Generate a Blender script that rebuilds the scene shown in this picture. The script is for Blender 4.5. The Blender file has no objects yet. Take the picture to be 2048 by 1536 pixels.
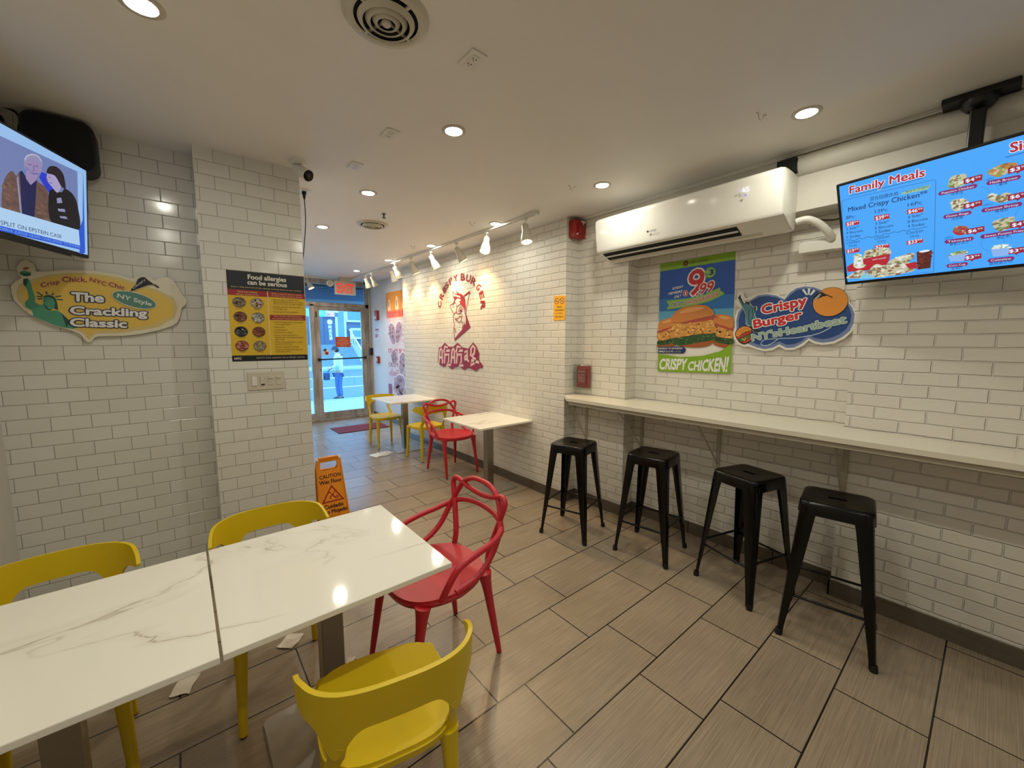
import bpy, bmesh, math, random
from mathutils import Vector, Matrix, Euler
random.seed(7)
S = bpy.context.scene
COL = S.collection
PI = math.pi

# ------------------------------------------------------------------ camera
cam_d = bpy.data.cameras.new('camera'); cam = bpy.data.objects.new('camera', cam_d); COL.objects.link(cam)
cam.location = (0, 0, 1.5876)
cam.rotation_euler = (math.radians(90 - 6.1015), 0, math.radians(-39.593))
cam_d.sensor_fit = 'HORIZONTAL'; cam_d.sensor_width = 36.0; cam_d.lens = 802.2 / 2048 * 36.0
cam_d.clip_start = 0.02
S.camera = cam
# ------------------------------------------------------------------ colour management, world
S.view_settings.view_transform = 'Standard'; S.view_settings.look = 'None'
S.view_settings.gamma = 1.0; S.view_settings.use_curve_mapping = False
S.view_settings.exposure = 0.0
W = bpy.data.worlds.new('daylight'); S.world = W; W.use_nodes = True
WN = W.node_tree; WN.nodes['Background'].inputs[0].default_value = (0.22, 0.57, 1.0, 1); WN.nodes['Background'].inputs[1].default_value = 12.0
LAMP_COL = (1.0, 0.97, 0.82)
LAMP_STRENGTH = 278.0
TRACK_COL = (1.0, 0.64, 0.27)

# ------------------------------------------------------------------ materials
def lin(c):
    c = c / 255.0
    return c / 12.92 if c <= 0.04045 else ((c + 0.055) / 1.055) ** 2.4
def rgb(r, g, b): return (lin(r), lin(g), lin(b), 1)
MATS = {}
def mat(name, col, rough=0.5, metal=0.0, spec=0.5, var=0.06, scale=20, bump=0.0, bscale=60, coat=0.0, stretch=None):
    if name in MATS: return MATS[name]
    m = bpy.data.materials.new(name); m.use_nodes = True; MATS[name] = m
    nt = m.node_tree; b = nt.nodes['Principled BSDF']
    b.inputs['Roughness'].default_value = rough; b.inputs['Metallic'].default_value = metal
    b.inputs['Specular IOR Level'].default_value = spec; b.inputs['Coat Weight'].default_value = coat
    c = rgb(*col)
    tc = nt.nodes.new('ShaderNodeTexCoord'); mp = nt.nodes.new('ShaderNodeMapping')
    nt.links.new(tc.outputs['Object'], mp.inputs['Vector'])
    if stretch: mp.inputs['Scale'].default_value = stretch
    nz = nt.nodes.new('ShaderNodeTexNoise'); nz.inputs['Scale'].default_value = scale; nz.inputs['Detail'].default_value = 4
    nt.links.new(mp.outputs['Vector'], nz.inputs['Vector'])
    rp = nt.nodes.new('ShaderNodeMix'); rp.data_type = 'RGBA'
    nt.links.new(nz.outputs['Fac'], rp.inputs['Factor'])
    rp.inputs['A'].default_value = tuple(max(0, x * (1 - var)) for x in c[:3]) + (1,)
    rp.inputs['B'].default_value = tuple(min(1, x * (1 + var)) for x in c[:3]) + (1,)
    nt.links.new(rp.outputs['Result'], b.inputs['Base Color'])
    if bump:
        bn = nt.nodes.new('ShaderNodeBump'); bn.inputs['Strength'].default_value = bump; bn.inputs['Distance'].default_value = 0.002
        n2 = nt.nodes.new('ShaderNodeTexNoise'); n2.inputs['Scale'].default_value = bscale
        nt.links.new(mp.outputs['Vector'], n2.inputs['Vector'])
        nt.links.new(n2.outputs['Fac'], bn.inputs['Height']); nt.links.new(bn.outputs['Normal'], b.inputs['Normal'])
    return m
def ink(r, g, b, rough=0.45):          # printed colour, no surface detail of its own
    n = 'ink_%02x%02x%02x' % (r, g, b)
    if n in MATS: return MATS[n]
    m = bpy.data.materials.new(n); m.use_nodes = True; MATS[n] = m
    p = m.node_tree.nodes['Principled BSDF']; p.inputs['Base Color'].default_value = rgb(r, g, b); p.inputs['Roughness'].default_value = rough
    return m
def glow(r, g, b, strength=1.0):       # lit screen or lamp
    n = 'glow_%02x%02x%02x_%g' % (r, g, b, strength)
    if n in MATS: return MATS[n]
    m = bpy.data.materials.new(n); m.use_nodes = True; MATS[n] = m
    p = m.node_tree.nodes['Principled BSDF']; p.inputs['Base Color'].default_value = (0.01, 0.01, 0.01, 1)
    p.inputs['Roughness'].default_value = 0.25
    p.inputs['Emission Color'].default_value = rgb(r, g, b); p.inputs['Emission Strength'].default_value = strength
    return m
def nodes_mat(name):
    m = bpy.data.materials.new(name); m.use_nodes = True; MATS[name] = m
    nt = m.node_tree; return m, nt, nt.nodes['Principled BSDF']
def nd(nt, t, **kw):
    n = nt.nodes.new(t)
    for k, v in kw.items():
        if hasattr(n, k): setattr(n, k, v)
        else: n.inputs[k.replace('_', ' ')].default_value = v
    return n
def wall_coords(nt, du=0, dv=0):       # runs along the wall whichever way it faces: (x + y, z)
    g = nd(nt, 'ShaderNodeNewGeometry'); s = nd(nt, 'ShaderNodeSeparateXYZ'); nt.links.new(g.outputs['Position'], s.inputs[0])
    a = nd(nt, 'ShaderNodeMath'); a.operation = 'ADD'; nt.links.new(s.outputs['X'], a.inputs[0]); nt.links.new(s.outputs['Y'], a.inputs[1])
    a2 = nd(nt, 'ShaderNodeMath'); a2.operation = 'ADD'; nt.links.new(a.outputs[0], a2.inputs[0]); a2.inputs[1].default_value = du
    b = nd(nt, 'ShaderNodeMath'); b.operation = 'ADD'; nt.links.new(s.outputs['Z'], b.inputs[0]); b.inputs[1].default_value = dv
    c = nd(nt, 'ShaderNodeCombineXYZ'); nt.links.new(a2.outputs[0], c.inputs[0]); nt.links.new(b.outputs[0], c.inputs[1])
    return c.outputs[0], g.outputs['Position']

def brick_wall():
    m, nt, b = nodes_mat('white_brick_panel')
    v, pos = wall_coords(nt, 0.05, 0.02)
    nz = nd(nt, 'ShaderNodeTexNoise', Scale=9.0, Detail=3.0); nt.links.new(pos, nz.inputs['Vector'])
    w1 = nd(nt, 'ShaderNodeVectorMath'); w1.operation = 'SUBTRACT'; nt.links.new(nz.outputs['Color'], w1.inputs[0]); w1.inputs[1].default_value = (.5, .5, .5)
    w2 = nd(nt, 'ShaderNodeVectorMath'); w2.operation = 'SCALE'; nt.links.new(w1.outputs[0], w2.inputs[0]); w2.inputs['Scale'].default_value = 0.011
    w3 = nd(nt, 'ShaderNodeVectorMath'); w3.operation = 'ADD'; nt.links.new(v, w3.inputs[0]); nt.links.new(w2.outputs[0], w3.inputs[1])
    br = nd(nt, 'ShaderNodeTexBrick', offset=0.5, offset_frequency=2)
    br.inputs['Scale'].default_value = 1; br.inputs['Brick Width'].default_value = 0.208; br.inputs['Row Height'].default_value = 0.0684
    br.inputs['Mortar Size'].default_value = 0.0055; br.inputs['Mortar Smooth'].default_value = 0.9
    br.inputs['Color1'].default_value = rgb(224, 219, 208); br.inputs['Color2'].default_value = rgb(218, 213, 202); br.inputs['Mortar'].default_value = rgb(226, 221, 211)
    nt.links.new(w3.outputs[0], br.inputs['Vector'])
    n3 = nd(nt, 'ShaderNodeTexNoise', Scale=55.0, Detail=3.0); nt.links.new(pos, n3.inputs['Vector'])
    h = nd(nt, 'ShaderNodeMath'); h.operation = 'MULTIPLY_ADD'; nt.links.new(n3.outputs['Fac'], h.inputs[0]); h.inputs[1].default_value = 0.22
    inv = nd(nt, 'ShaderNodeMath'); inv.operation = 'SUBTRACT'; inv.inputs[0].default_value = 1; nt.links.new(br.outputs['Fac'], inv.inputs[1]); nt.links.new(inv.outputs[0], h.inputs[2])
    bn = nd(nt, 'ShaderNodeBump', Strength=0.9, Distance=0.0068); nt.links.new(h.outputs[0], bn.inputs['Height']); nt.links.new(bn.outputs[0], b.inputs['Normal'])
    # dirt scuffs low on the wall
    nt.links.new(br.outputs['Color'], b.inputs['Base Color']); b.inputs['Roughness'].default_value = 0.55
    return m
def subway_wall():
    m, nt, b = nodes_mat('white_subway_tile')
    v, pos = wall_coords(nt, 0.0, 0.0)
    mp = nd(nt, 'ShaderNodeMapping'); mp.inputs['Location'].default_value = (0.02, 0.0005, 0); nt.links.new(v, mp.inputs[0])
    br = nd(nt, 'ShaderNodeTexBrick', offset=0.5, offset_frequency=2)
    br.inputs['Scale'].default_value = 1; br.inputs['Brick Width'].default_value = 0.156; br.inputs['Row Height'].default_value = 0.0781
    br.inputs['Mortar Size'].default_value = 0.0012; br.inputs['Mortar Smooth'].default_value = 0.1
    br.inputs['Color1'].default_value = rgb(222, 220, 212); br.inputs['Color2'].default_value = rgb(216, 214, 205); br.inputs['Mortar'].default_value = rgb(150, 144, 130)
    nt.links.new(mp.outputs[0], br.inputs['Vector'])
    b2 = nd(nt, 'ShaderNodeTexBrick', offset=0.5, offset_frequency=2)
    b2.inputs['Scale'].default_value = 1; b2.inputs['Brick Width'].default_value = 0.156; b2.inputs['Row Height'].default_value = 0.0781
    b2.inputs['Mortar Size'].default_value = 0.004; b2.inputs['Mortar Smooth'].default_value = 1.0; nt.links.new(mp.outputs[0], b2.inputs['Vector'])
    bn = nd(nt, 'ShaderNodeBump', Strength=0.7, Distance=0.0025); bn.invert = True; nt.links.new(b2.outputs['Fac'], bn.inputs['Height'])
    nz = nd(nt, 'ShaderNodeTexNoise', Scale=5.0, Detail=1.0); nt.links.new(pos, nz.inputs['Vector'])
    bn2 = nd(nt, 'ShaderNodeBump', Strength=0.12, Distance=0.01); nt.links.new(nz.outputs['Fac'], bn2.inputs['Height']); nt.links.new(bn.outputs[0], bn2.inputs['Normal'])
    nt.links.new(bn2.outputs[0], b.inputs['Normal'])
    nt.links.new(br.outputs['Color'], b.inputs['Base Color'])
    r = nd(nt, 'ShaderNodeMath'); r.operation = 'MULTIPLY_ADD'; nt.links.new(br.outputs['Fac'], r.inputs[0]); r.inputs[1].default_value = 0.5; r.inputs[2].default_value = 0.13
    nt.links.new(r.outputs[0], b.inputs['Roughness'])
    return m
def floor_tile(name='grey_brown_floor_tile', wall=False):
    m, nt, b = nodes_mat(name)
    g = nd(nt, 'ShaderNodeNewGeometry')
    if wall:
        v, pos = wall_coords(nt, -0.2, 0.1)
    else:
        mp = nd(nt, 'ShaderNodeMapping'); mp.inputs['Location'].default_value = (-0.980, -0.9718, 0); nt.links.new(g.outputs['Position'], mp.inputs[0]); v = mp.outputs[0]; pos = g.outputs['Position']
    br = nd(nt, 'ShaderNodeTexBrick', offset=0.75, offset_frequency=2)
    br.inputs['Scale'].default_value = 1; br.inputs['Brick Width'].default_value = 0.6183; br.inputs['Row Height'].default_value = 0.3075
    br.inputs['Mortar Size'].default_value = 0.0034; br.inputs['Mortar Smooth'].default_value = 0.05; br.inputs['Bias'].default_value = 0
    k = 0.62 if wall else 1.0
    br.inputs['Color1'].default_value = rgb(158 * k, 141 * k, 119 * k); br.inputs['Color2'].default_value = rgb(148 * k, 132 * k, 112 * k); br.inputs['Mortar'].default_value = rgb(34, 25, 18)
    nt.links.new(v, br.inputs['Vector'])
    ms = nd(nt, 'ShaderNodeMapping'); ms.inputs['Scale'].default_value = (3, 170, 1); nt.links.new(v, ms.inputs[0])
    nz = nd(nt, 'ShaderNodeTexNoise', Scale=1.0, Detail=5.0, Roughness=0.7); nt.links.new(ms.outputs[0], nz.inputs['Vector'])
    mr = nd(nt, 'ShaderNodeMapRange'); mr.inputs[1].default_value = .25; mr.inputs[2].default_value = .75; mr.inputs[3].default_value = 0.66; mr.inputs[4].default_value = 1.32
    nt.links.new(nz.outputs['Fac'], mr.inputs[0])
    # soft scuffing
    n2 = nd(nt, 'ShaderNodeTexNoise', Scale=2.3, Detail=6.0, Roughness=0.65); nt.links.new(pos, n2.inputs['Vector'])
    m2 = nd(nt, 'ShaderNodeMapRange'); m2.inputs[1].default_value = .3; m2.inputs[2].default_value = .7; m2.inputs[3].default_value = 0.9; m2.inputs[4].default_value = 1.08
    nt.links.new(n2.outputs['Fac'], m2.inputs[0])
    mu = nd(nt, 'ShaderNodeMath'); mu.operation = 'MULTIPLY'; nt.links.new(mr.outputs[0], mu.inputs[0]); nt.links.new(m2.outputs[0], mu.inputs[1])
    mx = nd(nt, 'ShaderNodeVectorMath'); mx.operation = 'SCALE'; nt.links.new(br.outputs['Color'], mx.inputs[0]); nt.links.new(mu.outputs[0], mx.inputs['Scale'])
    nt.links.new(mx.outputs[0], b.inputs['Base Color'])
    hh = nd(nt, 'ShaderNodeMath'); hh.operation = 'MULTIPLY_ADD'; nt.links.new(br.outputs['Fac'], hh.inputs[0]); hh.inputs[1].default_value = -3.0
    nt.links.new(nz.outputs['Fac'], hh.inputs[2])
    bn = nd(nt, 'ShaderNodeBump', Strength=0.35, Distance=0.0012); nt.links.new(hh.outputs[0], bn.inputs['Height']); nt.links.new(bn.outputs[0], b.inputs['Normal'])
    rr = nd(nt, 'ShaderNodeMapRange'); rr.inputs[3].default_value = 0.16; rr.inputs[4].default_value = 0.32; nt.links.new(n2.outputs['Fac'], rr.inputs[0])
    nt.links.new(rr.outputs[0], b.inputs['Roughness'])
    return m
def marble():
    m, nt, b = nodes_mat('white_veined_marble')
    g = nd(nt, 'ShaderNodeNewGeometry')
    mp = nd(nt, 'ShaderNodeMapping'); mp.inputs['Rotation'].default_value = (0, 0, 0.75); mp.inputs['Scale'].default_value = (1.0, 2.3, 1); nt.links.new(g.outputs['Position'], mp.inputs[0])
    n1 = nd(nt, 'ShaderNodeTexNoise', Scale=1.0, Detail=6.0, Roughness=0.52, Distortion=0.4); nt.links.new(mp.outputs[0], n1.inputs['Vector'])
    s = nd(nt, 'ShaderNodeMath'); s.operation = 'SUBTRACT'; nt.links.new(n1.outputs['Fac'], s.inputs[0]); s.inputs[1].default_value = 0.5
    a = nd(nt, 'ShaderNodeMath'); a.operation = 'ABSOLUTE'; nt.links.new(s.outputs[0], a.inputs[0])
    r1 = nd(nt, 'ShaderNodeMapRange'); r1.inputs[1].default_value = 0.0; r1.inputs[2].default_value = 0.007; r1.inputs[3].default_value = 1; r1.inputs[4].default_value = 0; nt.links.new(a.outputs[0], r1.inputs[0])
    r2 = nd(nt, 'ShaderNodeMapRange'); r2.inputs[1].default_value = 0.0; r2.inputs[2].default_value = 0.04; r2.inputs[3].default_value = 0.25; r2.inputs[4].default_value = 0; nt.links.new(a.outputs[0], r2.inputs[0])
    ad = nd(nt, 'ShaderNodeMath'); ad.operation = 'ADD'; nt.links.new(r1.outputs[0], ad.inputs[0]); nt.links.new(r2.outputs[0], ad.inputs[1])
    n2 = nd(nt, 'ShaderNodeTexNoise', Scale=2.1, Detail=2.0); nt.links.new(g.outputs['Position'], n2.inputs['Vector'])
    r3 = nd(nt, 'ShaderNodeMapRange'); r3.inputs[1].default_value = 0.45; r3.inputs[2].default_value = 0.60; nt.links.new(n2.outputs['Fac'], r3.inputs[0])
    mu = nd(nt, 'ShaderNodeMath'); mu.operation = 'MULTIPLY'; nt.links.new(ad.outputs[0], mu.inputs[0]); nt.links.new(r3.outputs[0], mu.inputs[1])
    mu2 = nd(nt, 'ShaderNodeMath'); mu2.operation = 'MULTIPLY'; nt.links.new(mu.outputs[0], mu2.inputs[0]); mu2.inputs[1].default_value = 0.60
    mx = nd(nt, 'ShaderNodeMix'); mx.data_type = 'RGBA'; nt.links.new(mu2.outputs[0], mx.inputs['Factor'])
    mx.inputs['A'].default_value = rgb(238, 234, 222); mx.inputs['B'].default_value = rgb(160, 138, 112)
    nt.links.new(mx.outputs['Result'], b.inputs['Base Color']); b.inputs['Roughness'].default_value = 0.07
    return m
def glass_mat():
    m = bpy.data.materials.new('door_glass'); m.use_nodes = True; MATS['glass'] = m
    nt = m.node_tree; nt.nodes.remove(nt.nodes['Principled BSDF']); o = nt.nodes['Material Output']
    t = nd(nt, 'ShaderNodeBsdfTransparent'); t.inputs[0].default_value = (0.88, 0.97, 1.0, 1); g = nd(nt, 'ShaderNodeBsdfGlossy'); g.inputs['Roughness'].default_value = 0.02
    f = nd(nt, 'ShaderNodeFresnel', IOR=1.35); mx = nd(nt, 'ShaderNodeMixShader')
    nt.links.new(f.outputs[0], mx.inputs[0]); nt.links.new(t.outputs[0], mx.inputs[1]); nt.links.new(g.outputs[0], mx.inputs[2]); nt.links.new(mx.outputs[0], o.inputs[0])
    return m
def stained_alu():
    m, nt, b = nodes_mat('stained_aluminium')
    g = nd(nt, 'ShaderNodeNewGeometry'); mp = nd(nt, 'ShaderNodeMapping'); mp.inputs['Scale'].default_value = (6, 6, 1.2); nt.links.new(g.outputs['Position'], mp.inputs[0])
    nz = nd(nt, 'ShaderNodeTexNoise', Scale=2.0, Detail=5.0); nt.links.new(mp.outputs[0], nz.inputs['Vector'])
    cr = nd(nt, 'ShaderNodeValToRGB'); cr.color_ramp.elements[0].position = .35; cr.color_ramp.elements[1].position = .7
    cr.color_ramp.elements[0].color = rgb(158, 146, 132); cr.color_ramp.elements[1].color = rgb(204, 196, 188); nt.links.new(nz.outputs['Fac'], cr.inputs[0])
    nt.links.new(cr.outputs[0], b.inputs['Base Color']); b.inputs['Metallic'].default_value = .35; b.inputs['Roughness'].default_value = .45
    return m
M_BRICK = brick_wall(); M_TILE = subway_wall(); M_FLOOR = floor_tile(); M_BASE = floor_tile('grey_brown_base_tile', True)
M_MARBLE = marble(); M_GLASS = glass_mat(); M_ALU = stained_alu()
M_WHITE = mat('white_paint', (214, 210, 200), 0.55, bump=.1)
M_CEIL = mat('ceiling_paint', (233, 229, 222), 0.6, var=.03, scale=3, bump=.08, bscale=90)
M_PLASTER = mat('cool_white_plaster', (222, 222, 222), 0.5, var=.05, scale=3)
M_COUNTER = mat('speckled_white_counter', (226, 219, 200), 0.22, var=.08, scale=260)
M_TRIMW = mat('counter_edge', (178, 170, 152), 0.5)
M_STEEL = mat('brushed_steel', (150, 143, 132), 0.28, metal=1.0, var=.12, scale=30, stretch=(1, 1, 14))
M_PLATE = mat('worn_steel_plate', (178, 170, 158), 0.34, metal=.55, var=.2, scale=8, bump=.06, bscale=20)
M_BLACK = mat('gloss_black_metal', (5, 5, 5), 0.2, spec=.35, var=.3)
M_RUBBER = mat('black_rubber', (14, 13, 12), 0.7)
M_YEL = mat('yellow_plastic', (214, 184, 14), 0.38, var=.04, scale=6, bump=.12, bscale=220)
M_RED = mat('red_plastic', (194, 36, 50), 0.36, var=.04, scale=6, bump=.08, bscale=220)
M_DEV = mat('white_device_plastic', (224, 221, 212), 0.35, var=.02)
M_DEV2 = mat('ivory_device_plastic', (200, 193, 176), 0.4, var=.03)
M_BEZ = mat('black_bezel_plastic', (10, 10, 11), 0.35)
M_DARK = mat('dark_void', (6, 5, 4), 0.8)
M_REDDEV = mat('fire_alarm_red', (150, 20, 16), 0.35)
M_PAPER = mat('tissue_paper', (222, 214, 198), 0.85, bump=.5, bscale=90)

# ------------------------------------------------------------------ mesh helpers
class MB:
    def __init__(s): s.v = []; s.f = []; s.mi = []; s.m = 0
    def add(s, vs, fs, M=None):
        o = len(s.v)
        s.v += [tuple(M @ Vector(v)) if M else tuple(v) for v in vs]
        s.f += [tuple(i + o for i in f) for f in fs]; s.mi += [s.m] * len(fs); return s
    def box(s, x0, x1, y0, y1, z0, z1, bev=0.0, M=None, seg=2):
        if bev <= 0:
            vs = [(x0, y0, z0), (x1, y0, z0), (x1, y1, z0), (x0, y1, z0), (x0, y0, z1), (x1, y0, z1), (x1, y1, z1), (x0, y1, z1)]
            return s.add(vs, [(3, 2, 1, 0), (4, 5, 6, 7), (0, 1, 5, 4), (1, 2, 6, 5), (2, 3, 7, 6), (3, 0, 4, 7)], M)
        bm = bmesh.new(); bmesh.ops.create_cube(bm, size=1)
        for v in bm.verts: v.co = Vector(((x0 + x1) / 2 + v.co.x * (x1 - x0), (y0 + y1) / 2 + v.co.y * (y1 - y0), (z0 + z1) / 2 + v.co.z * (z1 - z0)))
        bmesh.ops.bevel(bm, geom=bm.edges[:], offset=bev, segments=seg, profile=.5, affect='EDGES')
        bm.verts.index_update(); s.add([v.co[:] for v in bm.verts], [[v.index for v in f.verts] for f in bm.faces], M); bm.free(); return s
    def prism(s, poly, z0, z1, M=None, caps=True):           # polygon in xy, extruded in z
        n = len(poly); vs = [(x, y, z0) for x, y in poly] + [(x, y, z1) for x, y in poly]
        fs = [(i, (i + 1) % n, n + (i + 1) % n, n + i) for i in range(n)]
        if caps: fs += [tuple(range(n - 1, -1, -1)), tuple(range(n, 2 * n))]
        return s.add(vs, fs, M)
    def cyl(s, p0, p1, r0, r1=None, n=20, caps=True):
        r1 = r0 if r1 is None else r1; p0 = Vector(p0); p1 = Vector(p1); d = (p1 - p0).normalized()
        a = d.orthogonal().normalized(); b = d.cross(a); vs = []
        for p, r in ((p0, r0), (p1, r1)):
            vs += [tuple(p + a * r * math.cos(2 * PI * i / n) + b * r * math.sin(2 * PI * i / n)) for i in range(n)]
        fs = [(i, (i + 1) % n, n + (i + 1) % n, n + i) for i in range(n)]
        if caps: fs += [tuple(range(n - 1, -1, -1)), tuple(range(n, 2 * n))]
        return s.add(vs, fs)
    def lathe(s, prof, n=32, M=None, ends=False):            # prof: (r, z) about z
        vs = []; k = len(prof)
        for r, z in prof: vs += [(r * math.cos(2 * PI * i / n), r * math.sin(2 * PI * i / n), z) for i in range(n)]
        fs = [(j * n + i, j * n + (i + 1) % n, (j + 1) * n + (i + 1) % n, (j + 1) * n + i) for j in range(k - 1) for i in range(n)]
        if ends: fs += [tuple(range(n - 1, -1, -1)), tuple(range((k - 1) * n, k * n))]
        return s.add(vs, fs, M)
    def tube(s, pts, rad, n=12, flat=None, caps=True):       # swept round (or flattened) bar; rad number or list
        pts = [Vector(p) for p in pts]; k = len(pts)
        rs = rad if isinstance(rad, (list, tuple)) else [rad] * k
        up = None; vs = []
        for i, p in enumerate(pts):
            t = (pts[min(i + 1, k - 1)] - pts[max(i - 1, 0)]).normalized()
            if up is None: up = t.orthogonal().normalized() if flat is None else (Vector(flat[0]) - t * t.dot(Vector(flat[0]))).normalized()
            else:
                up = (up - t * t.dot(up)).normalized()
            w = t.cross(up); r = rs[i]
            ru, rw = (r, r) if flat is None else ((r * flat[1], r) if not isinstance(r, (tuple, list)) else r)
            vs += [tuple(p + up * ru * math.cos(2 * PI * j / n) + w * rw * math.sin(2 * PI * j / n)) for j in range(n)]
        fs = [(i * n + j, i * n + (j + 1) % n, (i + 1) * n + (j + 1) % n, (i + 1) * n + j) for i in range(k - 1) for j in range(n)]
        if caps: fs += [tuple(range(n - 1, -1, -1)), tuple(range((k - 1) * n, k * n))]
        return s.add(vs, fs)
    def grid(s, fn, nu, nv, thick=0.0):                       # fn(u,v)->point, u,v in 0..1; closed shell when thick
        P = [[Vector(fn(i / nu, j / nv)) for j in range(nv + 1)] for i in range(nu + 1)]
        if not thick:
            return s.add([tuple(P[i][j]) for i in range(nu + 1) for j in range(nv + 1)],
                         [(i * (nv + 1) + j, (i + 1) * (nv + 1) + j, (i + 1) * (nv + 1) + j + 1, i * (nv + 1) + j + 1) for i in range(nu) for j in range(nv)])
        vs = []; N = (nu + 1) * (nv + 1)
        nor = []
        for i in range(nu + 1):
            for j in range(nv + 1):
                du = P[min(i + 1, nu)][j] - P[max(i - 1, 0)][j]; dv = P[i][min(j + 1, nv)] - P[i][max(j - 1, 0)]
                n = du.cross(dv); nor.append(n.normalized() if n.length > 1e-12 else Vector((0, 0, 1)))
        flat = [P[i][j] for i in range(nu + 1) for j in range(nv + 1)]
        vs = [tuple(p + n * thick / 2) for p, n in zip(flat, nor)] + [tuple(p - n * thick / 2) for p, n in zip(flat, nor)]
        I = lambda i, j: i * (nv + 1) + j
        fs = []
        for i in range(nu):
            for j in range(nv):
                fs.append((I(i, j), I(i + 1, j), I(i + 1, j + 1), I(i, j + 1))); fs.append((N + I(i, j), N + I(i, j + 1), N + I(i + 1, j + 1), N + I(i + 1, j)))
        for i in range(nu):
            fs.append((I(i, 0), N + I(i, 0), N + I(i + 1, 0), I(i + 1, 0))); fs.append((I(i, nv), I(i + 1, nv), N + I(i + 1, nv), N + I(i, nv)))
        for j in range(nv):
            fs.append((I(0, j), I(0, j + 1), N + I(0, j + 1), N + I(0, j))); fs.append((I(nu, j), N + I(nu, j), N + I(nu, j + 1), I(nu, j + 1)))
        return s.add(vs, fs)
    def build(s, name, mats, parent=None, loc=None, rotz=0, smooth=True, sub=0, angle=40, center=False):
        if not isinstance(mats, (list, tuple)): mats = [mats]
        off = Vector((0, 0, 0))
        if center and s.v:
            xs, ys, zs = zip(*s.v); off = Vector(((min(xs) + max(xs)) / 2, (min(ys) + max(ys)) / 2, (min(zs) + max(zs)) / 2))
        me = bpy.data.meshes.new(name); me.from_pydata([tuple(Vector(v) - off) for v in s.v], [], s.f)
        for m in mats: me.materials.append(m)
        if len(mats) > 1: me.polygons.foreach_set('material_index', s.mi)
        bm = bmesh.new(); bm.from_mesh(me); bmesh.ops.recalc_face_normals(bm, faces=bm.faces[:]); bm.to_mesh(me); bm.free()
        o = bpy.data.objects.new(name, me); COL.objects.link(o)
        o.location = Vector(loc) if loc is not None else off
        o.rotation_euler = (0, 0, rotz)
        if parent: o.parent = parent
        if smooth:
            me.polygons.foreach_set('use_smooth', [True] * len(me.polygons))
            if not sub: me.set_sharp_from_angle(angle=math.radians(angle))
        if sub:
            md = o.modifiers.new('sub', 'SUBSURF'); md.levels = sub; md.render_levels = sub
        me.update(); return o
def empty(name, loc=(0, 0, 0), rotz=0):
    o = bpy.data.objects.new(name, None); COL.objects.link(o); o.location = loc; o.rotation_euler = (0, 0, rotz); o.empty_display_size = .1; return o
def tag(o, label=None, cat=None, group=None, kind=None):
    if label: o['label'] = label
    if cat: o['category'] = cat
    if group: o['group'] = group
    if kind: o['kind'] = kind
    return o
def struct(o, label=None): o['kind'] = 'structure'; o['label'] = label or o.name; return o
def copy_tree(o, parent=None):
    c = o.copy(); COL.objects.link(c)
    if parent: c.parent = parent
    for ch in list(o.children): copy_tree(ch, c)
    return c
def spline(pts, n=8, closed=False):                            # Catmull-Rom through points
    P = [Vector(p) for p in pts]; k = len(P); out = []
    rng = range(k) if closed else range(k - 1)
    for i in rng:
        if closed: a, b, c, d = P[(i - 1) % k], P[i], P[(i + 1) % k], P[(i + 2) % k]
        else: a, b, c, d = P[max(i - 1, 0)], P[i], P[i + 1], P[min(i + 2, k - 1)]
        for j in range(n):
            t = j / n
            out.append(0.5 * ((2 * b) + (c - a) * t + (2 * a - 5 * b + 4 * c - d) * t * t + (3 * b - a - 3 * c + d) * t ** 3))
    if not closed: out.append(P[-1])
    return out
def smooth2(pts, n=5): return [(p.x, p.y) for p in spline([(x, y, 0) for x, y in pts], n, True)]

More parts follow.
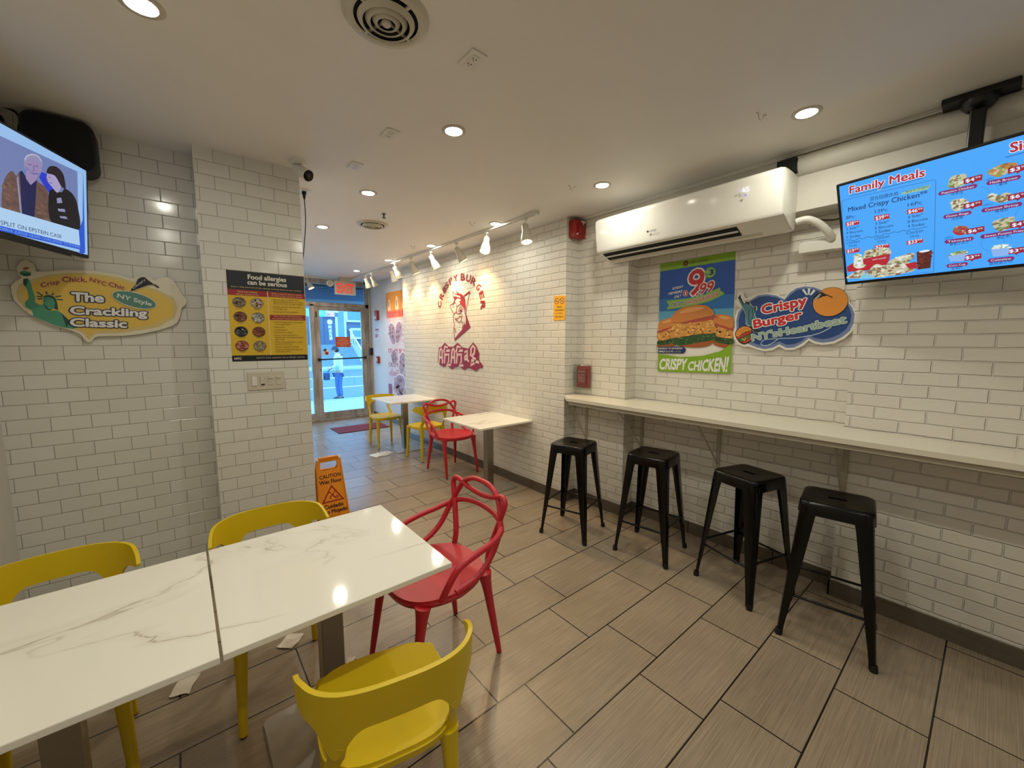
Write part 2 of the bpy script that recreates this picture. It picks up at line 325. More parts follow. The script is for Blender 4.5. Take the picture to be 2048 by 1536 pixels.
# ------------------------------------------------------------------ flat printing on a sign, poster or screen
FONT = bpy.data.fonts.load('<builtin>')
_gl = {}
def glyphs(s, bold=0.0, res=3):
    key = (s, bold)
    if key in _gl: return _gl[key]
    cu = bpy.data.curves.new('glyph', 'FONT'); cu.font = FONT; cu.body = s; cu.size = 1; cu.offset = bold; cu.resolution_u = res; cu.dimensions = '2D'; cu.fill_mode = 'FRONT'
    o = bpy.data.objects.new('glyph', cu); me = o.to_mesh()
    vs = [(v.co.x, v.co.y) for v in me.vertices]; fs = [tuple(p.vertices) for p in me.polygons]
    o.to_mesh_clear(); bpy.data.objects.remove(o); bpy.data.curves.remove(cu)
    _gl[key] = (vs, fs); return vs, fs
class Print:
    """flat artwork on the plane O + u*U + v*V, each layer a hair further out along the normal"""
    def __init__(s, O, U, V, step=0.00006):
        s.O = Vector(O); s.U = Vector(U); s.V = Vector(V); s.N = s.U.cross(s.V).normalized(); s.step = step
        s.v = []; s.f = []; s.mi = []; s.mats = []; s.lay = 0
    def at(s, u, v, w): return tuple(s.O + s.U * u + s.V * v + s.N * w)
    def mid(s, m):
        if m not in s.mats: s.mats.append(m)
        return s.mats.index(m)
    def raw(s, vs, fs, m, lay=None):
        if lay is None: s.lay += 1; lay = s.lay
        o = len(s.v); s.v += [s.at(x, y, lay * s.step) for x, y in vs]; s.f += [tuple(i + o for i in f) for f in fs]; s.mi += [s.mid(m)] * len(fs)
    def poly(s, pts, m, lay=None, sm=False):
        if sm: pts = smooth2(pts)
        s.raw(pts, [tuple(range(len(pts)))], m, lay)
    def board(s, pts, m, thick, sm=False):                    # solid panel behind the printing
        if sm: pts = smooth2(pts)
        n = len(pts); o = len(s.v)
        s.v += [s.at(x, y, 0) for x, y in pts] + [s.at(x, y, -thick) for x, y in pts]
        fs = [tuple(range(n)), tuple(range(2 * n - 1, n - 1, -1))] + [(i, n + i, n + (i + 1) % n, (i + 1) % n) for i in range(n)]
        s.f += [tuple(i + o for i in f) for f in fs]; s.mi += [s.mid(m)] * len(fs)
    def ell(s, c, rx, ry, m, rot=0.0, lay=None, n=28):
        ca, sa = math.cos(rot), math.sin(rot)
        s.poly([(c[0] + rx * math.cos(t) * ca - ry * math.sin(t) * sa, c[1] + rx * math.cos(t) * sa + ry * math.sin(t) * ca) for t in [2 * PI * i / n for i in range(n)]], m, lay)
    def stroke(s, pts, w, m, lay=None, sm=0):
        if lay is None: s.lay += 1; lay = s.lay
        P = [Vector((x, y, 0)) for x, y in pts]
        if sm: P = spline(P, sm)
        k = len(P); vs = []
        for i in range(k):
            t = P[min(i + 1, k - 1)] - P[max(i - 1, 0)]
            t = t.normalized() if t.length > 0 else Vector((1, 0, 0)); n = Vector((-t.y, t.x, 0)) * w / 2
            vs += [(P[i] + n)[:2], (P[i] - n)[:2]]
        s.raw(vs, [(2 * i, 2 * i + 2, 2 * i + 3, 2 * i + 1) for i in range(k - 1)], m, lay)
    def text(s, body, p, m, bold=0.0, slant=0.0, outline=None, ow=0.03, grow=1.0, vsc=1.0):
        """p: baseline start, baseline end, cap-height point above the start"""
        a = Vector(p[0]).to_2d(); b = Vector(p[1]).to_2d(); t = Vector(p[2]).to_2d()
        ex = (b - a); L = ex.length; ex = ex / L; ey = t - a; h = ey.length * vsc; ey = ey / ey.length
        vs, fs = glyphs(body, 0.0)
        x0 = min(v[0] for v in vs); x1 = max(v[0] for v in vs)
        cap = 0.729 if all(ord(c) < 0x2e80 for c in body) else 0.86
        base = 0.0 if cap < .8 else -0.1
        def mp(q):
            fx = (q[0] - x0) / (x1 - x0); k = h / cap * (1 + (grow - 1) * fx); yy = (q[1] - base) * k
            w = a + ex * (fx * L + slant * yy) + ey * yy; return (w.x, w.y)
        def fat(r, k, mm):
            for i in range(k):
                s.lay += .5; dx, dy = r * math.cos(2 * PI * i / k + .3), r * math.sin(2 * PI * i / k + .3)
                s.raw([mp((q[0] + dx, q[1] + dy)) for q in vs], fs, mm, s.lay)
        if outline: fat(bold + ow, 12, outline)
        if bold > 0.008 and h > .011: fat(bold * .8, 6 if h > .03 else 4, m)
        s.raw([mp(q) for q in vs], fs, m)
    def blobs(s, pts, cols, n, r, seed=1):                     # mottled food photo texture inside a polygon
        rnd = random.Random(seed); xs = [p[0] for p in pts]; ys = [p[1] for p in pts]; s.lay += 1; base = s.lay
        def inside(x, y):
            c = False; k = len(pts)
            for i in range(k):
                (xa, ya), (xb, yb) = pts[i], pts[i - 1]
                if (ya > y) != (yb > y) and x < (xb - xa) * (y - ya) / (yb - ya) + xa: c = not c
            return c
        done = 0
        for _ in range(n * 6):
            x = rnd.uniform(min(xs), max(xs)); y = rnd.uniform(min(ys), max(ys))
            if not inside(x, y): continue
            s.ell((x, y), r * rnd.uniform(.6, 1.3), r * rnd.uniform(.3, .7), rnd.choice(cols), rnd.uniform(-.6, .6), base + (done % 3), 9); done += 1
            if done >= n: break
        s.lay = base + 3
    def build(s, name, parent=None):
        xs, ys, zs = zip(*s.v); off = Vector(((min(xs) + max(xs)) / 2, (min(ys) + max(ys)) / 2, (min(zs) + max(zs)) / 2))
        me = bpy.data.meshes.new(name); me.from_pydata([tuple(Vector(v) - off) for v in s.v], [], s.f)
        for m in s.mats: me.materials.append(m)
        me.polygons.foreach_set('material_index', s.mi); me.update()
        o = bpy.data.objects.new(name, me); COL.objects.link(o); o.location = off
        if parent: o.parent = parent
        return o
def onX(x): return Print((x, 0, 0), (0, -1, 0), (0, 0, 1))
def onY(y): return Print((0, y, 0), (1, 0, 0), (0, 0, 1))
def ceilz(y): return 2.73 + max(0.0, y - 4.0) * 0.0133

# ================================================================== SETTING
def slab(name, pts, z0, z1, m):
    return struct(MB().prism(pts, z0, z1).build(name, m, smooth=False))
slab('floor', [(-0.9, -2.6), (3.4, -2.6), (3.4, 8.62), (-0.9, 8.62)], -0.1, 0.0, M_FLOOR)
cb = MB()
for a, b in ((-2.6, 4.0), (4.0, 8.62)):
    za, zb = ceilz(a), ceilz(b)
    cb.add([(-.9, a, za), (3.4, a, za), (3.4, b, zb), (-.9, b, zb), (-.9, a, za + .1), (3.4, a, za + .1), (3.4, b, zb + .1), (-.9, b, zb + .1)],
           [(0, 1, 2, 3), (7, 6, 5, 4), (0, 4, 5, 1), (1, 5, 6, 2), (2, 6, 7, 3), (3, 7, 4, 0)])
struct(cb.build('ceiling', M_CEIL, smooth=False))
def wallbox(name, x0, x1, y0, y1, m, z1=2.95): return struct(MB().box(x0, x1, y0, y1, 0, z1).build(name, m, smooth=False))
wallbox('wall_left', -0.86, -0.74, -2.6, 3.4, M_WHITE)
wallbox('wall_behind', -0.74, 3.06, -2.62, -2.5, M_WHITE)
wallbox('wall_back', -0.86, 0.137, 3.28, 3.42, M_TILE)
wallbox('wall_column', 0.137, 0.70, 3.10, 3.55, M_TILE)
wallbox('wall_passage', 0.45, 0.70, 3.55, 8.62, M_WHITE)
# the brick-panelled right-hand wall steps in and out
prof = [(2.84, 6.20), (2.84, 2.64), (3.01, 2.64), (3.01, 2.075), (3.17, 2.075), (3.17, 0.555), (3.06, 0.555), (3.06, -2.62)]
struct(MB().prism(prof + [(3.4, -2.62), (3.4, 6.20)], 0, 2.95).build('wall_right', M_BRICK, smooth=False))
wallbox('wall_entrance', 3.13, 3.4, 6.20, 8.62, M_PLASTER)
bb = MB()
def base_seg(x0, x1, y0, y1): bb.box(x0, x1, y0, y1, 0, 0.10, .002, seg=1)
base_seg(2.828, 2.84, 2.64, 6.2); base_seg(2.828, 3.01, 2.628, 2.64); base_seg(2.998, 3.01, 2.063, 2.64); base_seg(2.998, 3.17, 2.063, 2.075)
base_seg(3.158, 3.17, .567, 2.075); base_seg(3.048, 3.17, .555, .567); base_seg(3.048, 3.06, -2.5, .567)
struct(bb.build('baseboard_right', M_BASE, smooth=False))
struct(MB().box(3.118, 3.13, 6.2, 8.4, 0, .10).build('baseboard_entrance', M_BASE, smooth=False))
# soffit band above the bar, the boxed pipe on it and the bead along the ceiling edge
struct(MB().box(3.01, 3.169, -2.5, 2.07, 2.385, 2.729).build('trim_1', M_WHITE, smooth=False))
struct(MB().tube([(3.02, -2.5, 2.655), (3.02, .88, 2.655)], .062, 16).build('trim_2', M_WHITE))
struct(MB().box(2.985, 3.02, -2.5, 2.60, 2.716, 2.729, .004).box(2.97, 2.985, -2.5, 2.60, 2.723, 2.729, .002).build('trim_3', M_CEIL, smooth=False))

# ================================================================== FURNITURE
def rounded_rect(w, d, r, n=5):
    out = []
    for cx, cy, a0 in ((w / 2 - r, d / 2 - r, 0), (-w / 2 + r, d / 2 - r, 90), (-w / 2 + r, -d / 2 + r, 180), (w / 2 - r, -d / 2 + r, 270)):
        out += [(cx + r * math.cos(math.radians(a0 + 90 * i / n)), cy + r * math.sin(math.radians(a0 + 90 * i / n))) for i in range(n + 1)]
    return out
def make_table():
    t = empty('cafe_table')
    MB().box(-.355, .355, -.352, .352, .731, .751, .0025).build('tabletop', M_MARBLE, t, smooth=False)
    MB().box(-.04, .04, -.04, .04, .008, .728, .004).build('post', M_STEEL, t, smooth=False)
    MB().prism(rounded_rect(.45, .45, .03), 0.0, .009).build('base_plate', M_PLATE, t, smooth=False)
    MB().box(-.15, .15, -.03, .03, .722, .731).box(-.03, .03, -.15, .15, .7225, .731).build('mounting_plate', M_BEZ, t, smooth=False)
    return t
def make_yellow():
    t = empty('dining_chair')
    # backrest: one wrap-round band with drooping horn tips, on two stiles that widen into it
    def plan(u):                       # u -1..1 along the band, horns forward
        x = .240 * math.sin(u * 1.5) / math.sin(1.5); y = -.262 + .195 * (abs(u) ** 2.6); return x, y
    def topz(u): return .755 - .016 * u * u - .040 * max(0, abs(u) - .76) ** 1.5 / .24 ** 1.5
    def botz(u):                       # flares down into the two stiles
        a = abs(u); d = (a - .47) / (.13 if a > .47 else .16)
        return .652 + .018 * max(0, a - .6) / .4 + .022 * max(0, a - .86) / .14 - .088 * math.exp(-d * d * 1.6)
    def band(i, j):
        u = 2 * i - 1; x, y = plan(u); z = botz(u) + (topz(u) - botz(u)) * j
        lean = (z - .45) * -.10; return (x, y + lean + .0, z)
    b = MB(); b.grid(band, 88, 8, .013)
    for s in (-1, 1):                  # stiles
        xs, ys = plan(.47); xb, yb = plan(.49); tx, ty = xb - xs, yb - ys; tl_ = math.hypot(tx, ty); nx, ny = -ty / tl_ * s, tx / tl_
        P = [(s * .164, -.160, .425), (s * .164, -.176, .47), (s * (xs + .001), ys + .028, .52), (s * xs, ys - .004, .565), (s * xs, ys - .0145, .60)]
        Q = spline(P, 5); n = len(Q) - 1
        b.tube(Q, [(.0070 + .016 * max(0, 1 - k / 8), .0200 + .007 * max(0, 1 - k / 6) + .012 * max(0, (k - 11) / 9)) for k in range(n + 1)], 14, flat=((nx, ny, 0), 1))
    b.build('backrest', M_YEL, t)
    def seat(i, j):
        a = i * 2 * PI; r = j
        e = 3.6
        cx, cy = math.cos(a), math.sin(a); k = (abs(cx) ** e + abs(cy) ** e) ** (-1 / e)
        w = .196 + .016 * cy * k
        x = cx * k * w * r; y = cy * k * .205 * r - .005
        z = .452 - .014 * (1 - r * r) + (.006 * max(0, -cy * k) * r) - .012 * max(0, cy * k * r - .7)
        return x, y, z
    s_ = MB(); s_.grid(seat, 48, 8, .014)
    # skirt under the rim
    s_.grid(lambda i, j: (lambda p: (p[0] * (1 - .02 * j), p[1] * (1 - .02 * j), p[2] - .004 - .022 * j))(seat(i, 1.0)), 48, 2, .012)
    s_.build('seat', M_YEL, t)
    for x, y in ((-1, 1), (1, 1), (-1, -1), (1, -1)):
        wq = .172 if y > 0 else .155
        top = Vector((x * wq, y * .165 - .005, .435)); bot = Vector((x * (wq + .018), y * .195, 0.006))
        m = MB(); pts = [top.lerp(bot, k / 10) for k in range(11)]; m.tube(pts, [.031, .027, .0245, .0228, .0215, .0203, .019, .018, .017, .0162, .0155], 14)
        l = m.build('leg', M_YEL, t)
        MB().cyl(bot + Vector((0, 0, -.006)), bot + Vector((0, 0, .003)), .0135, n=14).build('foot_pad', M_RUBBER, l)
    return t
def make_red():
    t = empty('loop_armchair')
    def seat(i, j):
        a = i * 2 * PI; r = j; e = 2.6
        cx, cy = math.cos(a), math.sin(a); k = (abs(cx) ** e + abs(cy) ** e) ** (-1 / e)
        w = .245 - .045 * max(0, -cy * k); x = cx * k * w * r; y = cy * k * .235 * r + .005
        z = .462 - .016 * (1 - r * r) - .022 * max(0, cy * k * r - .55) + .010 * max(0, -cy * k * r - .5)
        return x, y, z
    s_ = MB(); s_.grid(seat, 52, 9, .016)
    s_.grid(lambda i, j: (lambda p: (p[0] * (1 - .03 * j), p[1] * (1 - .03 * j), p[2] - .006 - .020 * j))(seat(i, 1.0)), 52, 2, .010)
    s_.build('seat', M_RED, t)
    def sym(P): return P + [(-x, y, z) for x, y, z in reversed(P[:-1])]
    shoulder = sym([(-.150, -.215, .45), (-.148, -.228, .53), (-.178, -.245, .63), (-.215, -.262, .74), (-.226, -.268, .79), (-.198, -.275, .815), (-.10, -.285, .785), (0, -.290, .772)])
    arch = sym([(-.236, .03, .464), (-.238, -.08, .490), (-.232, -.17, .550), (-.222, -.235, .650), (-.188, -.268, .740), (-.142, -.285, .806), (-.075, -.294, .838), (0, -.297, .844)])
    arms = sym([(-.245, .11, .462), (-.262, .085, .53), (-.272, .035, .598), (-.270, -.06, .626), (-.258, -.17, .644), (-.226, -.245, .670), (-.14, -.280, .702), (0, -.290, .714)])
    for nm, P in (('shoulder_loop', shoulder), ('arch_loop', arch), ('arm_loop', arms)):
        MB().tube(spline(P, 7), .0135, 12, flat=((0, 0, 1), 1.15)).build(nm, M_RED, t)
    for x, y in ((-1, 1), (1, 1), (-1, -1), (1, -1)):
        top = Vector((x * (.200 if y > 0 else .165), .175 if y > 0 else -.185, .445)); bot = Vector((x * (.215 if y > 0 else .200), .245 if y > 0 else -.25, 0.005))
        pts = [top.lerp(bot, k / 10) for k in range(11)]
        m = MB(); m.tube(pts, [.036, .028, .0235, .0215, .020, .019, .018, .017, .016, .0145, .013], 14)
        l = m.build('leg', M_RED, t)
        MB().cyl(bot + Vector((0, 0, -.005)), bot + Vector((0, 0, .003)), .0115, n=12).build('foot_pad', M_RUBBER, l)
    return t
def make_stool():
    t = empty('bar_stool')
    m = MB(); rr = [(.120, .700, .735), (.1545, .0, .0)]
    # pressed seat: flat top with rolled rim and a skirt, hand slot cut through the middle
    P = [rounded_rect(.300, .300, .045, 6)]; top = []
    rings = [(rounded_rect(.250, .250, .035, 6), .755), (rounded_rect(.286, .286, .043, 6), .757), (rounded_rect(.302, .302, .048, 6), .752), (rounded_rect(.308, .308, .050, 6), .742), (rounded_rect(.312, .312, .050, 6), .715), (rounded_rect(.316, .316, .050, 6), .690)]
    n = len(rings[0][0]); vs = []
    for pl, z in rings: vs += [(x, y, z) for x, y in pl]
    fs = [(k * n + i, k * n + (i + 1) % n, (k + 1) * n + (i + 1) % n, (k + 1) * n + i) for k in range(len(rings) - 1) for i in range(n)]
    # inner top with the slot hole
    hole = [(x, y) for x, y in rounded_rect(.026, .082, .008, 6)]; o = len(vs); vs += [(x, y, .754) for x, y in hole]; vs += [(x, y, .738) for x, y in hole]
    fs += [(i, (i + 1) % n, o + (i + 1) % n, o + i) for i in range(n)] + [(o + i, o + (i + 1) % n, o + n + (i + 1) % n, o + n + i) for i in range(n)]
    # underside
    u = len(vs); vs += [(x * .97, y * .97, .69) for x, y in rings[-1][0]] + [(x * .97, y * .97, .738) for x, y in rings[2][0]]
    q = (len(rings) - 1) * n
    fs += [(q + i, q + (i + 1) % n, u + (i + 1) % n, u + i) for i in range(n)] + [(u + i, u + (i + 1) % n, u + n + (i + 1) % n, u + n + i) for i in range(n)]
    fs += [(u + n + i, u + n + (i + 1) % n, o + n + (i + 1) % n, o + n + i) for i in range(n)]
    m.add(vs, fs); m.build('seat', M_BLACK, t, angle=50)
    def legpt(z):                       # outer corner line of a leg
        k = (0.70 - z) / 0.70; return .150 + .056 * k
    for sx, sy in ((-1, 1), (1, 1), (-1, -1), (1, -1)):
        m = MB(); lv = []
        zs = [.735, .66, .5, .35, .2, .10, .05, .012]
        wd = [.080, .070, .060, .051, .041, .033, .030, .030]
        for z, w in zip(zs, wd):
            c = legpt(z); r = .018; th = .004
            ring = [(c - w, c), (c - r, c), (c - r * .3, c - r * .3), (c, c - r), (c, c - w), (c - th, c - w), (c - th, c - r), (c - r * .3 - th, c - r * .3 - th), (c - r, c - th), (c - w, c - th)]
            lv += [(sx * x, sy * y, z) for x, y in ring]
        k = 10
        fs = [(a * k + b, a * k + (b + 1) % k, (a + 1) * k + (b + 1) % k, (a + 1) * k + b) for a in range(len(zs) - 1) for b in range(k)] + [tuple(range(k)), tuple(range(k * (len(zs) - 1), k * len(zs)))]
        m.add(lv, fs); l = m.build('leg', M_BLACK, t)
        c = legpt(.0) - .012
        MB().cyl((sx * c, sy * c, 0), (sx * (c - .001), sy * (c - .001), .032), .0175, .016, 14).build('foot_cap', M_RUBBER, l)
    for a in range(4):                  # foot rails at staggered heights, cross brace under the seat
        z = .235 if a % 2 else .265; c = legpt(z) - .012; R = Matrix.Rotation(a * PI / 2, 4, 'Z')
        MB().add(*_rail(c, z), R).build('foot_rail', M_BLACK, t)
    for a in (45, 135):
        R = Matrix.Rotation(math.radians(a), 4, 'Z')
        MB().box(-.205, .205, -.010, .010, .672, .678, M=R).build('cross_brace', M_BLACK, t, smooth=False)
    return t
def _rail(c, z):
    m = MB(); m.cyl((-c, c, z), (c, c, z), .0075, n=10); return m.v, m.f

tbl = make_table()
T = [(0.390, 1.610, 'white marble café table in front, its right end beside the red armchair'),
     (-0.327, 1.606, 'white marble café table nearest the television, cut off by the left edge'),
     (2.520, 3.450, 'white marble café table against the brick wall, nearer the bar stools'),
     (2.505, 5.520, 'farther white marble café table on the brick wall, close to the glass door')]
for i, (x, y, l) in enumerate(T):
    o = tbl if i == 0 else copy_tree(tbl); o.location = (x, y, 0); tag(o, l, 'table', 'marble café tables')
yc = make_yellow()
for i, (x, y, r, l) in enumerate([(0.436, 1.165, -13, 'yellow plastic chair in the front, seen from behind'),
                                  (0.285, 2.010, 180, 'yellow plastic chair tucked behind the middle of the marble tables'),
                                  (-0.420, 2.030, 182, 'yellow plastic chair behind the left table, under the yellow wall sign'),
                                  (2.360, 5.900, 180, 'yellow plastic chair between the far table and the glass door'),
                                  (2.530, 4.910, 2, 'yellow plastic chair between the far table and the far red armchair')]):
    o = yc if i == 0 else copy_tree(yc); o.location = (x, y, 0); o.rotation_euler.z = math.radians(r); tag(o, l, 'chair', 'yellow plastic chairs')
rc = make_red()
for i, (x, y, r, l) in enumerate([(0.905, 1.700, 92, 'red armchair with looping open back at the near marble table'),
                                  (2.500, 4.190, 180, 'red armchair with looping open back at the table by the brick wall')]):
    o = rc if i == 0 else copy_tree(rc); o.location = (x, y, 0); o.rotation_euler.z = math.radians(r); tag(o, l, 'chair', 'red loop-back armchairs')
st = make_stool()
for i, (x, y, r, l) in enumerate([(2.470, 2.180, 16.8, 'black metal bar stool at the far end of the counter'),
                                  (2.690, 1.586, 9, 'second black metal bar stool from the far end of the counter'),
                                  (2.746, 0.949, -16.5, 'third black metal bar stool from the far end, turned cornerwise'),
                                  (2.640, 0.480, 9, 'black metal bar stool nearest the viewer, under the menu television')]):
    o = st if i == 0 else copy_tree(st); o.location = (x, y, 0); o.rotation_euler.z = math.radians(r); tag(o, l, 'stool', 'black bar stools at the counter')

# bar counter on brackets
ct = tag(empty('bar_counter', (2.9, .3, 1.07)), 'long speckled white bar counter running along the brick wall', 'counter')
def child(o, parent): o.parent = parent; o.matrix_parent_inverse = parent.matrix_world.inverted() if False else Matrix.Translation(-Vector(parent.location)); return o
child(MB().prism([(2.690, -2.48), (2.690, 2.47), (2.836, 2.634), (3.004, 2.634), (3.004, 2.070), (3.164, 2.070), (3.164, .561), (3.054, .561), (3.054, -2.48)], 1.044, 1.072).build('countertop', M_COUNTER, smooth=False), ct)
child(MB().box(2.712, 2.732, -2.48, 2.47, 1.012, 1.044).build('apron', M_TRIMW, smooth=False), ct)
for y, xw in ((2.50, 3.008), (1.99, 3.165), (1.32, 3.165), (.535, 3.055), (-.6, 3.055)):
    k = MB(); k.box(xw - .005, xw, y - .014, y + .014, .60, 1.044); k.box(2.74, xw, y - .014, y + .014, 1.038, 1.044)
    d = Vector((2.765 - (xw - .004), 0, .40)); 
    k.tube([(2.765, y, 1.038), (xw - .004, y, .64)], [(.003, .008), (.003, .008)], 8, flat=((1, 0, 0), 1))
    child(k.build('bracket', M_TRIMW, smooth=False), ct)

# ================================================================== CEILING FITTINGS
GL = mat('lamp_bezel', (196, 188, 172), 0.45)
M_LAMP = bpy.data.materials.new('warm_led_disc'); M_LAMP.use_nodes = True
_p = M_LAMP.node_tree.nodes['Principled BSDF']; _p.inputs['Base Color'].default_value = (.8, .8, .8, 1); _p.inputs['Emission Color'].default_value = LAMP_COL + (1,); _p.inputs['Emission Strength'].default_value = LAMP_STRENGTH
def make_light():
    t = empty('recessed_light')
    MB().lathe([(.043, -.001), (.046, -.006), (.060, -.006), (.066, -.003), (.066, 0)], 40).build('trim_ring', GL, t)
    MB().lathe([(.0, -.0035), (.044, -.0035)], 40).build('led_disc', M_LAMP, t)
    return t
lt = make_light()
LIGHTS = [(-.02, 1.96, 'recessed ceiling light at the top left corner, above the television'), (1.236, 1.993, 'recessed ceiling light between the near round vent and the middle ceiling socket'),
          (2.51, .712, 'recessed ceiling light nearest the menu television'), (1.21, 3.208, 'recessed ceiling light just past the lit ceiling socket'),
          (2.48, 1.957, 'recessed ceiling light above the wall air conditioner'), (1.197, 4.448, 'recessed ceiling light left of the farther round vent'),
          (2.464, 3.234, 'recessed ceiling light by the near end of the lighting track'), (2.43, 4.477, 'recessed ceiling light by the middle of the lighting track'),
          (2.416, 5.725, 'recessed ceiling light by the far end of the lighting track'), (2.40, 7.02, 'recessed ceiling light closest to the exit sign'),
          (1.19, 5.72, 'recessed ceiling light over the passage, hidden by the tiled column'), (1.19, 7.02, 'recessed ceiling light over the passage nearest the shop front'),
          (1.24, .71, 'recessed ceiling light above the photographer, middle row'), (-.02, .71, 'recessed ceiling light above the photographer, left row'),
          (1.24, -.54, 'recessed ceiling light behind the photographer, middle row'), (-.02, -.54, 'recessed ceiling light behind the photographer, left row'),
          (1.24, -1.79, 'recessed ceiling light at the back of the room')]
for i, (x, y, l) in enumerate(LIGHTS):
    o = lt if i == 0 else copy_tree(lt); o.location = (x, y, ceilz(y) - .0002); tag(o, l, 'ceiling light', 'recessed ceiling lights')
def make_vent():
    t = empty('ceiling_vent')
    MB().lathe([(.110, -.012), (.120, -.016), (.140, -.012), (.150, -.001), (.150, 0)], 48).build('outer_ring', M_DEV2, t)
    MB().lathe([(0, -.001), (.118, -.001)], 40).build('duct', M_DARK, t)
    c = MB()
    for r in (.088, .062, .038): c.lathe([(r + .010, -.016), (r + .006, -.022), (r - .006, -.030), (r - .008, -.026), (r + .004, -.016), (r + .010, -.016)], 40)
    c.lathe([(0, -.030), (.014, -.029), (.018, -.022), (.0, -.018)], 24)
    c.build('diffuser_cone', M_DEV2, t)
    b = MB()
    for a in (20, 110): b.box(-.118, .118, -.005, .005, -.016, -.010, M=Matrix.Rotation(math.radians(a), 4, 'Z'))
    b.build('spider_bar', M_DEV2, t, smooth=False)
    return t
vt = make_vent()
for i, (x, y, l) in enumerate([(.645, 1.478, 'round ceiling vent with concentric rings, cut by the top of the picture'), (1.548, 4.02, 'small-looking round ceiling vent further in, by the sprinkler head')]):
    o = vt if i == 0 else copy_tree(vt); o.location = (x, y, ceilz(y) - .0002); tag(o, l, 'vent', 'round ceiling vents')
def make_socket():
    t = empty('ceiling_outlet')
    MB().box(-.036, .036, -.058, .058, -.005, 0, .002).build('cover_plate', M_DEV, t, smooth=False)
    MB().box(-.017, .017, -.034, .034, -.0075, -.004, .001).build('receptacle', M_DEV, t, smooth=False)
    h = MB()
    for s in (-1, 1): h.box(-.009, -.006, s * .018 - .005, s * .018 + .005, -.008, -.007); h.box(.005, .008, s * .018 - .005, s * .018 + .005, -.008, -.007); h.cyl((0, s * .018 + .010, -.008), (0, s * .018 + .010, -.007), .0026, n=8)
    h.build('slot', M_DARK, t, smooth=False); return t
so = make_socket()
for i, (x, y, l) in enumerate([(1.002, 1.466, 'white electrical outlet in the ceiling just right of the big near vent'), (.98, 2.247, 'white electrical outlet in the ceiling left of the middle recessed light'),
                               (.97, 2.783, 'white electrical outlet in the ceiling by the near security camera'), (.819, 3.493, 'white ceiling outlet with a black plug hanging from it beside the column')]):
    o = so if i == 0 else copy_tree(so); o.location = (x, y, 2.7299); tag(o, l, 'outlet', 'ceiling outlets')
pl = MB(); pl.box(-.014, .014, -.013, .013, -.020, 0, .003); pl.lathe([(.013, -.016), (.010, -.04), (.0055, -.055), (.0035, -.058)], 12)
pl.tube(spline([(0, 0, -.05), (.002, 0, -.18), (-.008, .0, -.32), (-.028, -.01, -.46), (-.05, -.01, -.62), (-.075, -.0, -.80)], 6), .0035, 8)
tag(pl.build('hanging_cable', M_RUBBER, loc=(.815, 3.475, 2.722)), 'black plug and cord hanging from the ceiling outlet along the column edge', 'cord')
def make_hook():
    return MB().tube(spline([(-.035, 0, -.002), (-.02, 0, -.004), (-.014, 0, -.022), (0, 0, -.032), (.014, 0, -.022), (.02, 0, -.004), (.035, 0, -.002)], 5), .0028, 6).build('ceiling_hook', M_DEV2)
hk = make_hook()
for i, (x, y, l) in enumerate([(2.347, .862, 'small bent wire hook in the ceiling left of the near recessed light'), (2.325, 2.111, 'small bent wire hook in the ceiling above the red alarm box'),
                               (2.272, 3.351, 'small bent wire hook in the ceiling beside the near end of the track'), (2.274, 4.64, 'small bent wire hook in the ceiling beside the middle of the track')]):
    o = hk if i == 0 else copy_tree(hk); o.location = (x, y, ceilz(y) + .001); o.rotation_euler.z = math.radians(-20); tag(o, l, 'hook', 'wire ceiling hooks')
sp = tag(empty('sprinkler_head', (1.504, 3.631, 2.73)), 'dark pendent sprinkler head in the ceiling beside the farther round vent', 'sprinkler')
MB().cyl((0, 0, 0), (0, 0, -.005), .02, n=16).build('escutcheon', M_STEEL, sp); MB().cyl((0, 0, -.004), (0, 0, -.035), .008, .005, 12).build('body', M_BLACK, sp)
MB().cyl((0, 0, -.036), (0, 0, -.040), .016, n=14).build('deflector', M_BLACK, sp)

# track lighting along the brick wall
def track(y0, y1, x, label):
    t = tag(empty('lighting_track', (x, y0, ceilz(y0))), label, 'lighting track', 'white lighting tracks')
    za, zb = ceilz(y0), ceilz(y1); L = y1 - y0
    m = MB(); m.add([(-.018, 0, -.001), (.018, 0, -.001), (.018, 0, -.028), (.008, 0, -.028), (.008, 0, -.020), (-.008, 0, -.020), (-.008, 0, -.028), (-.018, 0, -.028)] +
                    [(a, L, zb - za + b) for a, b in ((-.018, -.001), (.018, -.001), (.018, -.028), (.008, -.028), (.008, -.020), (-.008, -.020), (-.008, -.028), (-.018, -.028))],
                    [(i, (i + 1) % 8, 8 + (i + 1) % 8, 8 + i) for i in range(8)] + [tuple(range(8)), tuple(range(15, 7, -1))])
    m.build('rail', M_DEV, t, smooth=False)
    MB().box(-.02, .02, -.012, .03, -.03, -.0005, .003).build('end_feed', M_DEV, t, smooth=False)
    return t
track(2.70, 5.86, 2.52, 'white lighting track on the ceiling above the wall emblem')
track(5.95, 8.10, 2.63, 'second white lighting track, farther along, near the shop front')
_t = track(0, 1.65, 0, 'white lighting track across the ceiling just inside the shop front'); _t.location = (.85, 8.22, ceilz(8.22)); _t.rotation_euler.z = math.radians(-90)
M_BULB = bpy.data.materials.new('spot_bulb'); M_BULB.use_nodes = True
_p = M_BULB.node_tree.nodes['Principled BSDF']; _p.inputs['Emission Color'].default_value = TRACK_COL + (1,); _p.inputs['Emission Strength'].default_value = 40
M_SHADE = mat('cream_lamp_shade', (204, 198, 182), .4)
